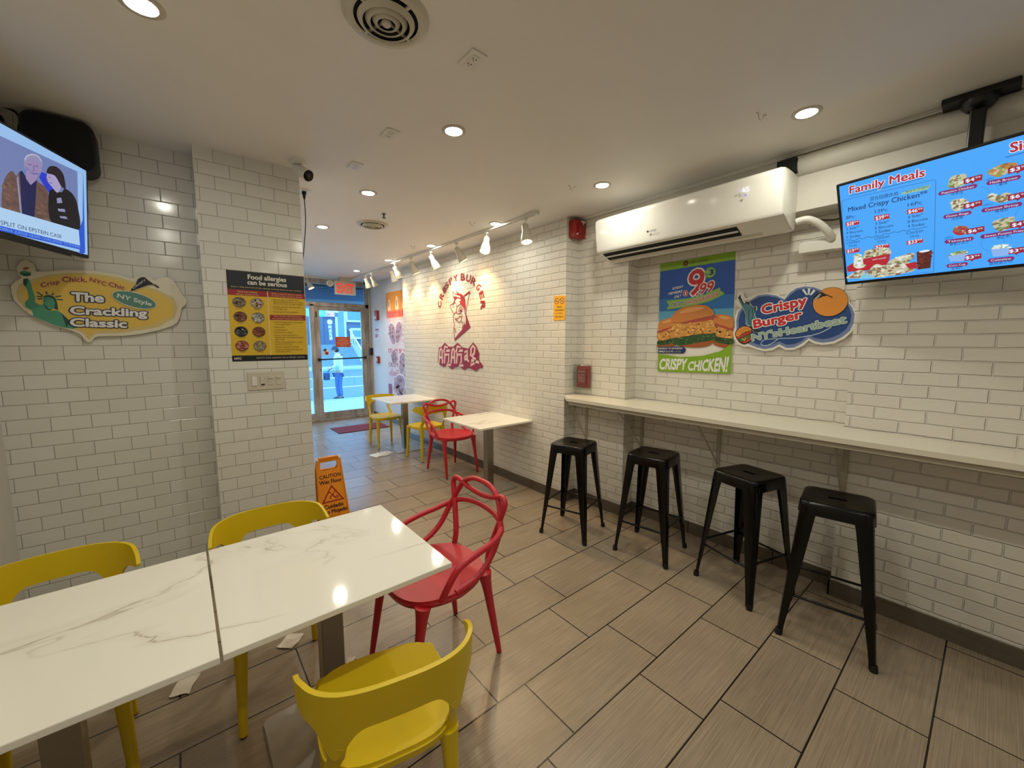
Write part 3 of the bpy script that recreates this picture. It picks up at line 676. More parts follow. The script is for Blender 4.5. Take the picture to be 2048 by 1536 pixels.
def head(x, y, d, label, power):
    z = ceilz(y) - .028; t = tag(empty('track_spotlight', (x, y, z)), label, 'spotlight', 'white track spotlights')
    MB().box(-.014, .014, -.022, .022, -.018, .001, .003).build('adapter', M_DEV, t, smooth=False)
    d = Vector(d).normalized(); j = Vector((0, 0, -.062))
    side = d.cross(Vector((0, 0, 1))); side = side.normalized() if side.length > .05 else Vector((1, 0, 0))
    MB().tube(spline([(0, 0, -.016), (0, 0, -.035), tuple(side * .014 + Vector((0, 0, -.05))), tuple(j + d * .015 + side * .012)], 5), .0055, 8).build('stem', M_DEV, t)
    R = d.to_track_quat('Z', 'Y').to_matrix().to_4x4(); M = Matrix.Translation(j) @ R @ Matrix.Diagonal((1.15, 1.15, 1.0, 1))
    MB().lathe([(0, -.012), (.024, -.010), (.028, .0), (.029, .030), (.027, .045), (.034, .075), (.044, .115), (.047, .150), (.047, .158), (.0435, .158), (.040, .115), (.026, .060), (.0, .058)], 28, M).build('bell_shade', M_SHADE, t)
    MB().lathe([(0, .128), (.030, .126), (.038, .118), (.037, .110)], 24, M).build('bulb', M_BULB, t)
    if power:
        ld = bpy.data.lights.new('spot', 'SPOT'); ld.energy = power * 3.0; ld.color = TRACK_COL; ld.spot_size = math.radians(88); ld.spot_blend = .9; ld.shadow_soft_size = .03
        lo = bpy.data.objects.new('spot_beam', ld); COL.objects.link(lo); lo.parent = t; lo.matrix_local = Matrix.Translation(j + d * .165) @ d.to_track_quat('-Z', 'Y').to_matrix().to_4x4()
HEADS = [(2.52, 2.86, (-.05, -.22, -1), 'track spotlight at the near end of the track, pointing down', 7), (2.52, 3.459, (-.38, -.30, -1), 'second track spotlight, tilted so its lit mouth shows', 7),
         (2.52, 4.045, (.55, -.25, -1), 'third track spotlight, turned to the brick wall', 8), (2.52, 4.652, (.50, -.15, -1), 'fourth track spotlight, turned to the wall left of the emblem', 8),
         (2.52, 5.217, (.50, -.12, -1), 'fifth track spotlight, grey in shadow, above the poster corner', 8), (2.52, 5.75, (.50, -.10, -1), 'sixth track spotlight at the far end of the first track', 8),
         (2.63, 6.12, (.40, .10, -1), 'track spotlight behind the first track, beside the tall poster', 6), (2.63, 6.95, (.45, -.05, -1), 'pale track spotlight over the tall poster', 5),
         (2.63, 7.25, (.40, .10, -1), 'pale track spotlight beside the fire devices', 5), (1.90, 8.22, (.42, -.30, -1), 'track spotlight over the shop front, just past the column edge', 5)]
for h in HEADS: head(*h)

# security cameras
def cctv(loc, aim, label, base_n):
    t = tag(empty('security_camera', loc), label, 'camera', 'white bullet cameras')
    bn = Vector(base_n).normalized(); R0 = bn.to_track_quat('Z', 'Y').to_matrix().to_4x4()
    MB().lathe([(0, 0), (.052, 0), (.052, .012), (.040, .020), (0, .022)], 28, R0).build('mounting_base', M_DEV, t)
    j = bn * .05; MB().tube([bn * .018, bn * .035, j], [.018, .016, .020], 14).build('swivel', M_DEV, t)
    d = Vector(aim).normalized(); M = Matrix.Translation(j) @ d.to_track_quat('Z', 'Y').to_matrix().to_4x4()
    MB().lathe([(0, -.03), (.026, -.028), (.033, -.015), (.035, .03), (.035, .098), (.038, .10), (.038, .108), (.034, .110)], 28, M).build('body', M_DEV, t)
    MB().lathe([(.0345, .106), (.030, .1075), (0, .108)], 28, M).build('lens_window', M_BLACK, t)
    MB().lathe([(0, .1085), (.011, .1086), (.012, .108)], 18, M).build('lens', mat('lens_glass', (40, 44, 48), .08), t)
cctv((.665, 2.955, 2.73), (.45, -1.0, -.62), 'white bullet security camera on the ceiling at the corner of the tiled column', (0, 0, -1))
cctv((2.90, 8.05, ceilz(8.05)), (-.30, -1.0, -.35), 'white bullet security camera right of the exit sign', (0, 0, -1))

# ================================================================== SHOP FRONT
YF = 8.55
fr = MB()
def bar(x0, x1, z0, z1, d=.05, mb=None): (mb or fr).box(x0, x1, YF - d, YF + d, z0, z1, .004, seg=1)
bar(.70, 3.13, 0, .035, .07); bar(.70, 3.13, 2.70, 2.80); bar(.70, 3.13, 2.265, 2.345)
bar(3.055, 3.13, .03, 2.75); bar(1.985, 2.065, .03, 2.30); bar(.70, .76, .03, 2.75); bar(.76, 1.985, .03, .16)
struct(fr.build('window_1', M_ALU, smooth=False), 'stained aluminium shop front frame')
gl = MB(); gl.box(.76, 3.055, YF - .004, YF + .004, 2.345, 2.70); gl.box(.76, 1.985, YF - .004, YF + .004, .16, 2.265)
g = gl.build('window_pane', M_GLASS, smooth=False); g.parent = bpy.data.objects['window_1']; g.matrix_parent_inverse = Matrix.Translation(-bpy.data.objects['window_1'].location)
dr = struct(empty('door_1', (2.56, YF, 0)), 'aluminium framed glass entrance door')
d = MB(); bx = lambda x0, x1, z0, z1, t=.025: d.box(x0 - 2.56, x1 - 2.56, -t, t, z0, z1, .003, seg=1)
bx(2.070, 2.160, .04, 2.262); bx(2.965, 3.052, .04, 2.262); bx(2.160, 2.965, 2.19, 2.262); bx(2.160, 2.965, .04, .165)
d.build('door_frame', M_ALU, dr, smooth=False)
MB().box(-.402, .407, -.004, .004, .165, 2.19).build('glass_pane', M_GLASS, dr, smooth=False)
pb = MB(); pb.tube([(-.45, -.075, 1.225), (.45, -.075, 1.245)], .014, 12); pb.box(-.47, -.43, -.08, -.02, 1.20, 1.25); pb.box(.43, .47, -.08, -.02, 1.22, 1.27); pb.build('push_bar', M_BEZ, dr, smooth=False)
cl = MB(); cl.box(.12, .38, -.085, -.026, 2.225, 2.285, .006); cl.box(-.33, -.10, -.05, -.026, 2.215, 2.25, .004); cl.tube([(.30, -.06, 2.23), (.02, -.20, 2.235), (-.16, -.05, 2.26)], .008, 8); cl.build('door_closer', M_ALU, dr, smooth=False)
k = MB(); k.cyl((-.43, -.03, 1.02), (-.43, -.024, 1.02), .016, n=16); k.build('lock_cylinder', M_STEEL, dr)
k = MB(); k.box(-.47, -.45, -.034, -.026, 2.05, 2.16, .002); k.build('pivot_plate', M_BEZ, dr, smooth=False)
dp = onY(YF - .0055)
tagp = [(2.443, 1.677), (2.738, 1.672), (2.738, 1.464), (2.443, 1.469)]
dp.board([(2.443, 1.469), (2.738, 1.464), (2.738, 1.672), (2.443, 1.677)], ink(214, 84, 34), .0004)
for t, z, x0, x1, h in (('NOTICE THIS', 1.630, 2.52, 2.66, .018), ('DELIVERY DOOR', 1.590, 2.49, 2.69, .018), ('PLEASE USE OTHER DOOR', 1.552, 2.47, 2.71, .012), ('FOR PICK UP ORDERS', 1.524, 2.48, 2.70, .012), ('THANK YOU', 1.496, 2.53, 2.65, .012)):
    dp.text(t, [(x0, z), (x1, z - .001), (x0, z + h)], ink(245, 225, 205), .01)
tag(dp.build('notice_sticker'), 'orange notice sticker on the glass of the entrance door', 'sticker')
ds = onY(YF - .0055)
ds.board([(2.195, 1.36), (2.215, 1.42), (2.255, 1.44), (2.30, 1.42), (2.325, 1.37), (2.30, 1.32), (2.255, 1.295), (2.21, 1.31)], ink(236, 236, 230), .0004)
ds.poly([(2.20, 1.39), (2.215, 1.425), (2.26, 1.44), (2.27, 1.41), (2.235, 1.395)], ink(22, 26, 30)); ds.ell((2.268, 1.345), .034, .030, ink(170, 40, 34)); ds.ell((2.245, 1.385), .02, .014, ink(206, 126, 44))
tag(ds.build('window_decal'), 'small black, white and red decal on the door glass above the push bar', 'sticker')
# thin conduit and door-strike box on the entrance wall
c = MB(); c.tube([(3.10, 8.40, .1), (3.10, 8.40, 2.74)], .013, 10); tag(c.build('conduit_pipe', M_ALU), 'vertical grey conduit beside the right door jamb', 'pipe')
tag(MB().box(-.03, .03, -.05, .03, -.075, .075, .006).build('door_sensor_box', M_BEZ, loc=(3.10, 8.40, 1.37), smooth=False), 'small black box on the conduit beside the door', 'box')
# exit sign with emergency heads
ex = tag(empty('exit_sign', (2.505, 8.00, 2.585)), 'illuminated EXIT sign with red letters hanging by the entrance', 'exit sign')
MB().box(-.19, .19, -.022, .022, -.125, .125, .006).build('housing', M_DEV, ex, smooth=False)
MB().box(-.10, .10, -.05, .05, .125, ceilz(8) - 2.586, .004).build('ceiling_canopy', M_DEV2, ex, smooth=False)
ep = Print((0, -.0225, 0), (1, 0, 0), (0, 0, 1)); ep.poly([(-.178, -.115), (.178, -.115), (.178, .115), (-.178, .115)], mat('sign_diffuser', (206, 196, 176), .4))
ep.text('EXIT', [(-.150, -.088), (.155, -.094), (-.150, .092)], glow(238, 52, 40, 1.0), .03); o = ep.build('letters', ex)
for sx, yy in ((-1, .0),):
    k = MB(); k.tube([(sx * .185, 0, .08), (sx * .225, -.01, .07)], .010, 10); k.build('lamp_arm', M_DEV, ex)
    R = Vector((-.1, -1, -.15)).normalized().to_track_quat('Z', 'Y').to_matrix().to_4x4(); M = Matrix.Translation((sx * .275, -.01, .065)) @ R
    h = MB().lathe([(0, -.03), (.03, -.028), (.058, .0), (.060, .022), (.052, .026), (.050, .018), (0, .018)], 28, M).build('lamp_head', M_DEV, ex)
    e = MB()
    for a in range(6): e.lathe([(0, .0215), (.009, .0215), (.010, .018)], 10, M @ Matrix.Translation((.028 * math.cos(a * PI / 3), .028 * math.sin(a * PI / 3), 0)))
    e.lathe([(0, .0215), (.009, .0215), (.010, .018)], 10, M); e.build('lamp_bead', M_STEEL, h)

# red floor mat
fm = tag(empty('door_mat', (2.475, 7.37, 0)), 'red and grey carpet mat lying inside the glass door', 'mat')
M_MAT = mat('red_carpet', (120, 34, 40), .95, var=.5, scale=30, bump=1, bscale=400)
MB().prism(rounded_rect(.90, .52, .012), .0, .010).build('pile', M_MAT, fm, smooth=False)
e = MB(); e.box(-.455, .455, -.265, -.258, 0, .006); e.box(-.455, .455, .258, .265, 0, .006); e.box(-.455, -.448, -.265, .265, 0, .006); e.box(.448, .455, -.265, .265, 0, .006); e.build('rubber_edge', M_RUBBER, fm, smooth=False)

# napkins on the floor
def napkin(loc, rot, w, d, seed, label, parts=False):
    rnd = random.Random(seed); ph = [rnd.uniform(0, 6) for _ in range(6)]
    def f(i, j):
        x = (i - .5) * w; y = (j - .5) * d
        z = .004 + .0025 * math.sin(ph[0] + 70 * x) * math.cos(ph[1] + 55 * y) + .010 * max(0, abs(i - .5) * 2 - .8) * (1 + math.sin(ph[2] + 6 * j)) + .010 * max(0, j - .8)
        return x + .003 * math.sin(ph[3] + 5 * j), y + .003 * math.sin(ph[4] + 5 * i), max(z, .0015)
    o = MB().grid(f, 22, 22, .0012).build('paper_napkin', M_PAPER, loc=loc, rotz=rot); tag(o, label, 'napkin', 'crumpled paper napkins on the floor'); return o
napkin((.352, 2.272, 0), .75, .105, .085, 1, 'white folded napkin on the floor under the right near table')
napkin((-.085, 2.272, 0), 1.15, .115, .075, 2, 'crumpled white napkin on the floor between the two near tables')
napkin((.555, 1.93, 0), .9, .05, .035, 5, 'scrap of white paper on the floor beside the near table post')
cr = MB().grid(lambda i, j: ((i - .5) * .30, (j - .5) * .17 + .02 * math.sin(9 * i), .004 + .03 * math.sin(PI * i) * math.sin(PI * j) * (1 + .35 * math.sin(23 * i) * math.sin(19 * j))), 26, 20, .0012).build('paper_bag', mat('white_paper', (226, 226, 228), .8, bump=.4), loc=(2.105, 5.42, 0), rotz=.25)
tag(cr, 'flattened white paper bag on the floor beside the far table base', 'paper')

# wet floor sign
M_ORG = mat('orange_yellow_plastic', (226, 138, 8), 0.42, var=.03, bump=.1, bscale=200)
ws = tag(empty('wet_floor_sign', (.862, 3.36, 0)), 'orange folding wet floor sign standing past the tiled column', 'sign')
def panel(side):
    H = .69; wt, wb = .090, .124
    lean = math.radians(15) * side
    M = Matrix.Translation((0, -side * .17, .0)) @ Matrix.Rotation(-lean, 4, 'X')
    m = MB(); t = .012
    outer = [(-wb, 0), (wb, 0), (wt + .004, H - .03), (wt - .02, H), (-wt + .02, H), (-wt - .004, H - .03)]
    hole = [(-.055, H - .105), (.055, H - .105), (.066, H - .085), (.062, H - .042), (-.062, H - .042), (-.066, H - .085)]
    # ring of quads between the outline and the hand hole, then the lower sheet
    bm = bmesh.new()
    def loop(pl, z): return [bm.verts.new((x, z, y)) for x, y in pl]
    for z in (-t / 2, t / 2):
        a = loop(outer, z); b = loop(hole, z)
        es = [bm.edges.new((a[i], a[(i + 1) % len(a)])) for i in range(len(a))] + [bm.edges.new((b[i], b[(i + 1) % len(b)])) for i in range(len(b))]
        bmesh.ops.triangle_fill(bm, edges=es, use_beauty=True)
    bm.verts.ensure_lookup_table(); n = len(outer); h = len(hole); k = n + h
    V = bm.verts[:]
    for i in range(n): bm.faces.new((V[i], V[(i + 1) % n], V[k + (i + 1) % n], V[k + i]))
    for i in range(h): bm.faces.new((V[n + i], V[n + (i + 1) % h], V[k + n + (i + 1) % h], V[k + n + i]))
    bm.verts.index_update(); m.add([v.co[:] for v in bm.verts], [[v.index for v in f.verts] for f in bm.faces], M); bm.free()
    # moulded edge ribs
    for (x0, z0), (x1, z1) in (((-wb + .008, .0), (-wt + .002, H - .03)), ((wb - .008, .0), (wt - .002, H - .03)), ((-wb + .02, .03), (wb - .02, .03))):
        m.tube([M @ Vector((x0, -side * .007, z0)), M @ Vector((x1, -side * .007, z1))], .005, 8)
    o = m.build('panel', M_ORG, ws, smooth=False)
    if side > 0:
        p = Print(M @ Vector((0, -.0065, .094)), (1, 0, 0), M.to_3x3() @ Vector((0, 0, .86)))
        BK = ink(40, 14, 6); RD = ink(150, 22, 12)
        p.text('CAUTION', [(-.080, .495), (.080, .495), (-.080, .530)], BK, .03); p.text('Wet Floor', [(-.085, .445), (.085, .445), (-.085, .480)], BK, .04)
        tri = [(0, .430), (-.085, .275), (.085, .275)]; ti = [(0, .408), (-.066, .287), (.066, .287)]
        p.poly(tri, RD); p.poly(ti, ink(226, 138, 8))
        p.ell((-.016, 0.359), .0075, .0075, RD)
        p.stroke([(-.022, 0.303), (-.012, 0.329), (.0, 0.341)], .009, RD); p.stroke([(.026, 0.376), (.006, 0.341), (-.008, 0.347)], .008, RD); p.stroke([(-.004, 0.345), (.014, 0.313), (.034, 0.321), (.044, 0.307)], .010, RD); p.stroke([(.012, 0.317), (.022, 0.305), (.040, 0.299)], .008, RD)
        p.text('Cuidado', [(-.072, .222), (.072, .222), (-.072, .258)], BK, .04); p.text('Piso Mojado', [(-.098, .175), (.098, .175), (-.098, .210)], BK, .04)
        p.text('S.I.R.I. 101', [(-.038, .148), (.038, .148), (-.038, .158)], BK)
        p.build('lettering', ws)
panel(1); panel(-1)
k = MB()
for s in (-1, 1): k.cyl((s * .082, -.016, .650), (s * .082, .016, .650), .009, n=12)
k.build('hinge_pin', M_DEV, ws)

# ================================================================== WALL AND BAR FITTINGS
# air conditioner
AY0, AY1 = .872, 2.235
ac = tag(empty('air_conditioner', (2.99, 1.55, 2.45)), 'white split air conditioner mounted high above the bar counter', 'air conditioner')
pf = spline([(3.008, 0, 2.600), (2.90, 0, 2.606), (2.79, 0, 2.600), (2.748, 0, 2.580), (2.742, 0, 2.540), (2.768, 0, 2.345), (2.786, 0, 2.326), (2.86, 0, 2.296), (2.935, 0, 2.266), (2.985, 0, 2.262), (3.008, 0, 2.275)], 4)
k = MB(); ym = (AY0 + AY1) / 2
ringy = [(AY0, .93), (AY0 + .006, .975), (AY0 + .022, 1.0), (AY1 - .022, 1.0), (AY1 - .006, .975), (AY1, .93)]; n = len(pf); vs = []
for y, s in ringy: vs += [(2.99 - 2.99 + (3.008 + (p.x - 3.008) * s) - 2.99, y - 1.55, (2.45 + (p.z - 2.45) * s) - 2.45) for p in pf]
fs = [(a * n + i, a * n + (i + 1) % n, (a + 1) * n + (i + 1) % n, (a + 1) * n + i) for a in range(len(ringy) - 1) for i in range(n)] + [tuple(range(n)), tuple(range((len(ringy) - 1) * n, len(ringy) * n))]
k.add(vs, fs); M_AC = mat('gloss_white_plastic', (232, 229, 220), .12, var=.01); k.build('housing', M_AC, ac, angle=30)
def acp(x, y, z): return (x - 2.99, y - 1.55, z - 2.45)
k = MB(); sl = lambda t, o=0: (2.792 + .143 * t - .37 * o, 2.3236 - .0576 * t - o)
def strip(t0, t1, y0, y1, o, th=.003):
    a, b = sl(t0, o), sl(t1, o); return [acp(a[0], y0, a[1]), acp(a[0], y1, a[1]), acp(b[0], y1, b[1]), acp(b[0], y0, b[1]), acp(a[0], y0, a[1] - th), acp(a[0], y1, a[1] - th), acp(b[0], y1, b[1] - th), acp(b[0], y0, b[1] - th)]
BX = [(0, 1, 2, 3), (7, 6, 5, 4), (0, 4, 5, 1), (1, 5, 6, 2), (2, 6, 7, 3), (3, 7, 4, 0)]
MB().add(strip(.10, .74, 1.135, 2.19, .0012, .003), BX).build('air_outlet', M_DARK, ac, smooth=False)
MB().add(strip(.36, .46, 1.14, 2.185, .0035, .003), BX).build('vane', M_DEV, ac, smooth=False)
MB().add(strip(.80, .97, 1.02, 2.19, .002, .002), BX).build('drain_cover', M_DEV2, ac, smooth=False)
MB().box(.018, .16, -.60, .60, -.10, .11).build('wall_bracket', M_DEV2, ac, smooth=False)
V0 = Vector((2.7425, 0, 2.535)); V1 = Vector((2.7668, 0, 2.355)); Vd = (V0 - V1).normalized()
ap = Print(Vector((2.7455, 0, 2.45)) - Vector((.008, 0, 0)) - Vector((2.99, 1.55, 2.45)), (0, -1, 0), Vd)
ap.text('65', [(-1.083, .046), (-1.045, .044), (-1.083, .075)], glow(236, 232, 255, 1.4)); ap.ell((-1.095, .06), .006, .006, glow(200, 190, 255, 1.0)); ap.ell((-1.065, .026), .008, .008, glow(190, 175, 235, .8))
ap.build('temperature_readout', ac); ap = Print(Vector((2.7455, 0, 2.45)) - Vector((.008, 0, 0)) - Vector((2.99, 1.55, 2.45)), (0, -1, 0), Vd); ap.text('GREE', [(-1.72, -.060), (-1.665, -.061), (-1.72, -.045)], ink(80, 78, 74)); ap.ell((-1.735, -.053), .010, .008, ink(80, 78, 74)); ap.build('brand_mark', ac)
# hose, trunking, wires beside it
tag(MB().tube(spline([(2.965, .855, 2.312), (2.975, .80, 2.318), (3.00, .745, 2.285), (3.03, .705, 2.235), (3.06, .69, 2.195)], 6), .021, 12).build('drain_hose', M_DEV), 'white insulated hose curving from the air conditioner into the trunking', 'hose')
tk = tag(empty('cable_trunking', (3.10, .2, 2.175)), 'white plastic cable trunking on the wall behind the menu television', 'trunking')
MB().box(-.04, .067, .362, .655, -.035, .035, .004).build('channel', M_DEV, tk, smooth=False); MB().box(-.046, -.04, .362, .655, -.038, .02, .002).build('lid', M_DEV, tk, smooth=False)
MB().box(-.05, .0, .40, .47, -.042, .044, .004).build('joint_cover', M_DEV, tk, smooth=False)
tag(MB().tube(spline([(3.15, .84, 2.36), (3.13, .72, 2.325), (3.12, .64, 2.325), (3.13, .58, 2.34)], 6), .006, 8).build('loose_cable', mat('tan_cable', (96, 78, 52), .6)), 'tan loose cable sagging above the white trunking', 'cable')
tag(MB().box(2.93, 3.0, .868, .97, 2.607, 2.69, .003).build('gap_shade_block', M_DARK, smooth=False), 'dark block painted as the shade in the gap between the air conditioner and the ceiling edge', 'bracket')  # near-black block stands in for the shade of the open gap

# fire devices by the corner
fb = tag(empty('alarm_box', (3.03, 2.59, 2.62)), 'red chipped fire alarm box high in the corner left of the air conditioner', 'alarm')
k = MB(); k.box(-.165, -.022, -.04, .045, -.078, .078, .006); k.build('housing', M_REDDEV, fb, smooth=False)
k = MB(); k.lathe([(.045, 0), (.047, .006), (.040, .008), (0, .008)], 24, Matrix.Translation((-.094, -.04, -.005)) @ Matrix.Rotation(PI / 2, 4, 'X')); k.build('horn_disc', mat('worn_red', (140, 26, 18), .4), fb)
fp = Print((-.085, -.0405, 0), (1, 0, 0), (0, 0, 1)); WP = ink(222, 216, 206)
fp.poly([(-.005, .074), (.05, .074), (.058, .055), (.045, .06), (.03, .05), (.026, .005), (.02, .005), (.018, .05), (-.01, .066)], WP); fp.poly([(-.07, -.052), (-.04, -.04), (-.042, -.052), (-.068, -.066)], WP); fp.poly([(.05, -.06), (.058, -.04), (.059, -.07), (.046, -.068)], WP); fp.build('paint_chip', fb)
ps = tag(empty('fire_alarm_pull', (3.009, 2.533, 1.245)), 'red fire alarm pull station in a clear cover above the counter end', 'fire alarm')
MB().box(-.035, 0, -.075, .075, -.105, .105, .006).build('backbox', M_REDDEV, ps, smooth=False)
k = MB(); k.box(-.05, -.036, -.055, .055, -.085, .085, .006); k.build('pull_handle', mat('deep_red', (122, 14, 22), .35), ps, smooth=False)
p = Print((-.0505, 0, 0), (0, -1, 0), (0, 0, 1)); CW = ink(220, 196, 190); p.text('FIRE ALARM', [(-.04, .048), (.04, .048), (-.04, .060)], CW); p.stroke([(-.035, .02), (.035, .02), (.035, -.045), (-.035, -.045), (-.035, .02)], .003, CW); p.text('PULL', [(-.02, -.012), (.02, -.012), (-.02, .004)], CW); p.text('DOWN', [(-.02, -.035), (.02, -.035), (-.02, -.02)], CW); p.build('label', ps)
M_CLR = bpy.data.materials.new('clear_cover'); M_CLR.use_nodes = True
nt = M_CLR.node_tree; nt.nodes.remove(nt.nodes['Principled BSDF']); t_ = nd(nt, 'ShaderNodeBsdfTransparent'); t_.inputs[0].default_value = (.9, .92, .9, 1); g_ = nd(nt, 'ShaderNodeBsdfGlossy'); g_.inputs['Roughness'].default_value = .12; mx_ = nd(nt, 'ShaderNodeMixShader'); mx_.inputs[0].default_value = .12; nt.links.new(t_.outputs[0], mx_.inputs[1]); nt.links.new(g_.outputs[0], mx_.inputs[2]); nt.links.new(mx_.outputs[0], nt.nodes['Material Output'].inputs[0])
k = MB(); k.box(-.07, -.002, -.092, .092, -.125, .122, .010); k.build('clear_cover', M_CLR, ps, smooth=False)
ns = onX(2.836)
pts = [(-2.788,2.015),(-2.779,2.022),(-2.649,2.014),(-2.64,2.006),(-2.641,1.796),(-2.651,1.787),(-2.784,1.787),(-2.797,1.798)]
ns.board(pts, mat('yellow_enamel', (236, 176, 40), .25, var=.02), .003)
BK = ink(60, 30, 12); RD = ink(150, 34, 18)
for c in [(-2.752,1.97),(-2.682,1.969)]:
    ns.ell(c, .030, .0285, RD); ns.ell(c, .023, .022, ink(238, 190, 80)); ns.stroke([(c[0] - .016, c[1] - .006), (c[0] + .012, c[1] + .004)], .006, BK); ns.stroke([(c[0] - .018, c[1] + .016), (c[0] + .018, c[1] - .016)], .006, RD)
ns.text('NO', [(-2.745,1.905),(-2.686,1.902),(-2.745,1.926)], BK, .01); ns.text('SMOKING', [(-2.77,1.878),(-2.662,1.874),(-2.77,1.892)], BK, .02); ns.text('NO VAPING', [(-2.762,1.85),(-2.674,1.848),(-2.762,1.859)], BK); ns.text('PUBLIC HEALTH', [(-2.771,1.815),(-2.664,1.813),(-2.771,1.83)], BK)
tag(ns.build('no_smoking_sign'), 'small yellow NO SMOKING plate near the corner of the brick wall', 'sign')

# fire devices on the entrance wall
k = tag(empty('fire_strobe', (3.129, 8.03, 2.10)), 'red fire strobe highest on the pale entrance wall', 'fire alarm'); MB().box(-.045, 0, -.07, .07, -.095, .095, .006).build('housing', M_REDDEV, k, smooth=False); MB().box(-.062, -.045, -.04, .04, -.07, -.02, .004).build('flash_lens', M_DEV, k, smooth=False)
p = onX(3.129); p.board([(-8.19, 1.655), (-7.99, 1.655), (-7.99, 1.840), (-8.19, 1.840)], ink(226, 222, 226), .003); p.poly([(-8.185, 1.80), (-7.995, 1.80), (-7.995, 1.835), (-8.185, 1.835)], ink(160, 36, 40)); p.poly([(-8.185, 1.66), (-8.10, 1.66), (-8.10, 1.73), (-8.185, 1.73)], ink(170, 30, 34)); p.text('FIRE', [(-8.16, 1.75), (-8.02, 1.75), (-8.16, 1.785)], ink(150, 40, 50)); p.poly([(-8.08, 1.67), (-8.01, 1.67), (-8.01, 1.73), (-8.08, 1.73)], ink(206, 150, 160))
tag(p.build('fire_notice'), 'small red and white fire notice between the red strobe and the pull station', 'sign')
k = tag(empty('fire_alarm_pull', (3.129, 8.05, 1.21)), 'red and white pull station lowest on the pale entrance wall', 'fire alarm'); MB().box(-.04, 0, -.05, .05, -.07, .07, .005).build('backbox', M_REDDEV, k, smooth=False); MB().box(-.055, -.04, -.03, .035, -.03, .03, .004).build('pull_handle', M_DEV, k, smooth=False); MB().tube([(-.03, 0, -.07), (-.03, .0, -.12)], .004, 6).build('break_rod', M_STEEL, k)

# light switches
sw = tag(empty('switch_plate', (.4355, 3.0985, 1.326)), 'four-gang light switch plate on the tiled column under the allergy poster', 'switch')
MB().box(-.105, .105, -.007, .0012, -.059, .059, .003).build('cover_plate', M_DEV2, sw, smooth=False)
for i, (mm, nm) in enumerate(((M_DEV, 'rocker'), (M_DEV2, 'rocker'), (M_DEV2, 'dimmer'), (M_DEV2, 'dimmer'))):
    x = -.069 + .046 * i; MB().box(x - .017, x + .017, -.0085, -.006, -.034, .034, .001).build('switch_frame', M_DEV2, sw, smooth=False)
    k = MB()
    if nm == 'rocker': k.box(x - .0145, x + .0145, -.0125, -.008, -.031, .031, .003)
    else: k.box(x - .013, x + .013, -.0105, -.008, -.030, .030, .001); k.box(x - .013, x + .013, -.017, -.010, .014, .023, .002)
    o = k.build(nm, mm, sw, smooth=False)
    if i == 1: MB().box(x - .010, x + .010, -.0130, -.012, -.027, -.019).build('indicator', M_DARK, o, smooth=False)

# ================================================================== TELEVISIONS
def tv(O, U, V, w, h, name, label, bez, depth=.06):
    O = Vector(O); U = Vector(U); V = Vector(V); N = U.cross(V).normalized()
    t = tag(empty(name, O), label, 'television')
    R = Matrix((U, N, V)).transposed().to_4x4()                 # local x = right, y = towards the viewer, z = up; origin at a top corner
    return t, R
R_O, R_U, R_V = ((2.7274, 0.6183, 2.4054), (-0.1857, -0.9826, -0.0), (-0.3529, 0.0667, 0.9333))
RW, RH = .955, .54
tr, RR = tv(R_O, R_U, R_V, RW, RH, 'menu_television', 'wall-side television showing the blue Family Meals menu', .01)
MB().box(0, RW, -.030, 0, -RH, 0, .004, M=RR).build('bezel', M_BEZ, tr, smooth=False)
MB().box(.10, RW - .10, -.065, -.030, -RH + .05, -.16, .012, M=RR).build('rear_housing', M_BEZ, tr, smooth=False)
sp_ = Print(RR @ Vector((0, .0008, 0)), R_U, R_V)
SKY = glow(72, 166, 250, 1.0); TXT = glow(24, 40, 92, 1.0); REDT = glow(178, 40, 52, 1.0); WHT = glow(232, 240, 255, 1.0); TEAL = glow(16, 84, 140, 1.0); LN = glow(40, 110, 180, 1.0); MAR = glow(150, 36, 62, 1.0); PLM = glow(126, 44, 110, 1.0)
sp_.poly([(.014, -RH + .016), (RW - .012, -RH + .016), (RW - .012, -.012), (.014, -.012)], SKY)
for cx, cy, rr in ((.50, -.2, .06), (.66, -.33, .07), (.55, -.42, .05), (.80, -.2, .08)):
    sp_.stroke([(cx + rr * math.cos(a * .45) * (1 - a * .03), cy + rr * math.sin(a * .45) * (1 - a * .03)) for a in range(18)], .003, glow(62, 152, 236, 1.0))
sp_.text('Family Meals', [(0.0566,-0.0611),(0.3382,-0.0691),(0.0584,-0.0237)], REDT, .03, outline=WHT, ow=.035)
sp_.stroke([(0.0574,-0.0715),(0.2011,-0.0748),(0.3328,-0.0757)], .0025, TEAL)
sp_.stroke([(0.3587,-0.5179),(-0,-0.5087),(0.021,-0.0896),(0.0272,-0.0846),(0.3708,-0.0953),(0.3743,-0.1041),(0.3587,-0.5179)], .002, LN)
sp_.text('混合招牌炸鸡', [(0.1364,-0.122),(0.2445,-0.1269),(0.1364,-0.1039)], TXT)
sp_.poly([(0.2525,-0.1265),(0.2625,-0.1154),(0.359,-0.1125),(0.353,-0.1221),(0.3485,-0.1304)], glow(150, 190, 150, 1.0)); sp_.text('* Spicy or Original', [(0.2622,-0.1214),(0.3501,-0.1212),(0.2619,-0.112)], TXT, .01)
sp_.text('Mixed Crispy Chicken**', [(0.0444,-0.1494),(0.3455,-0.1568),(0.0453,-0.1257)], TXT, .012)
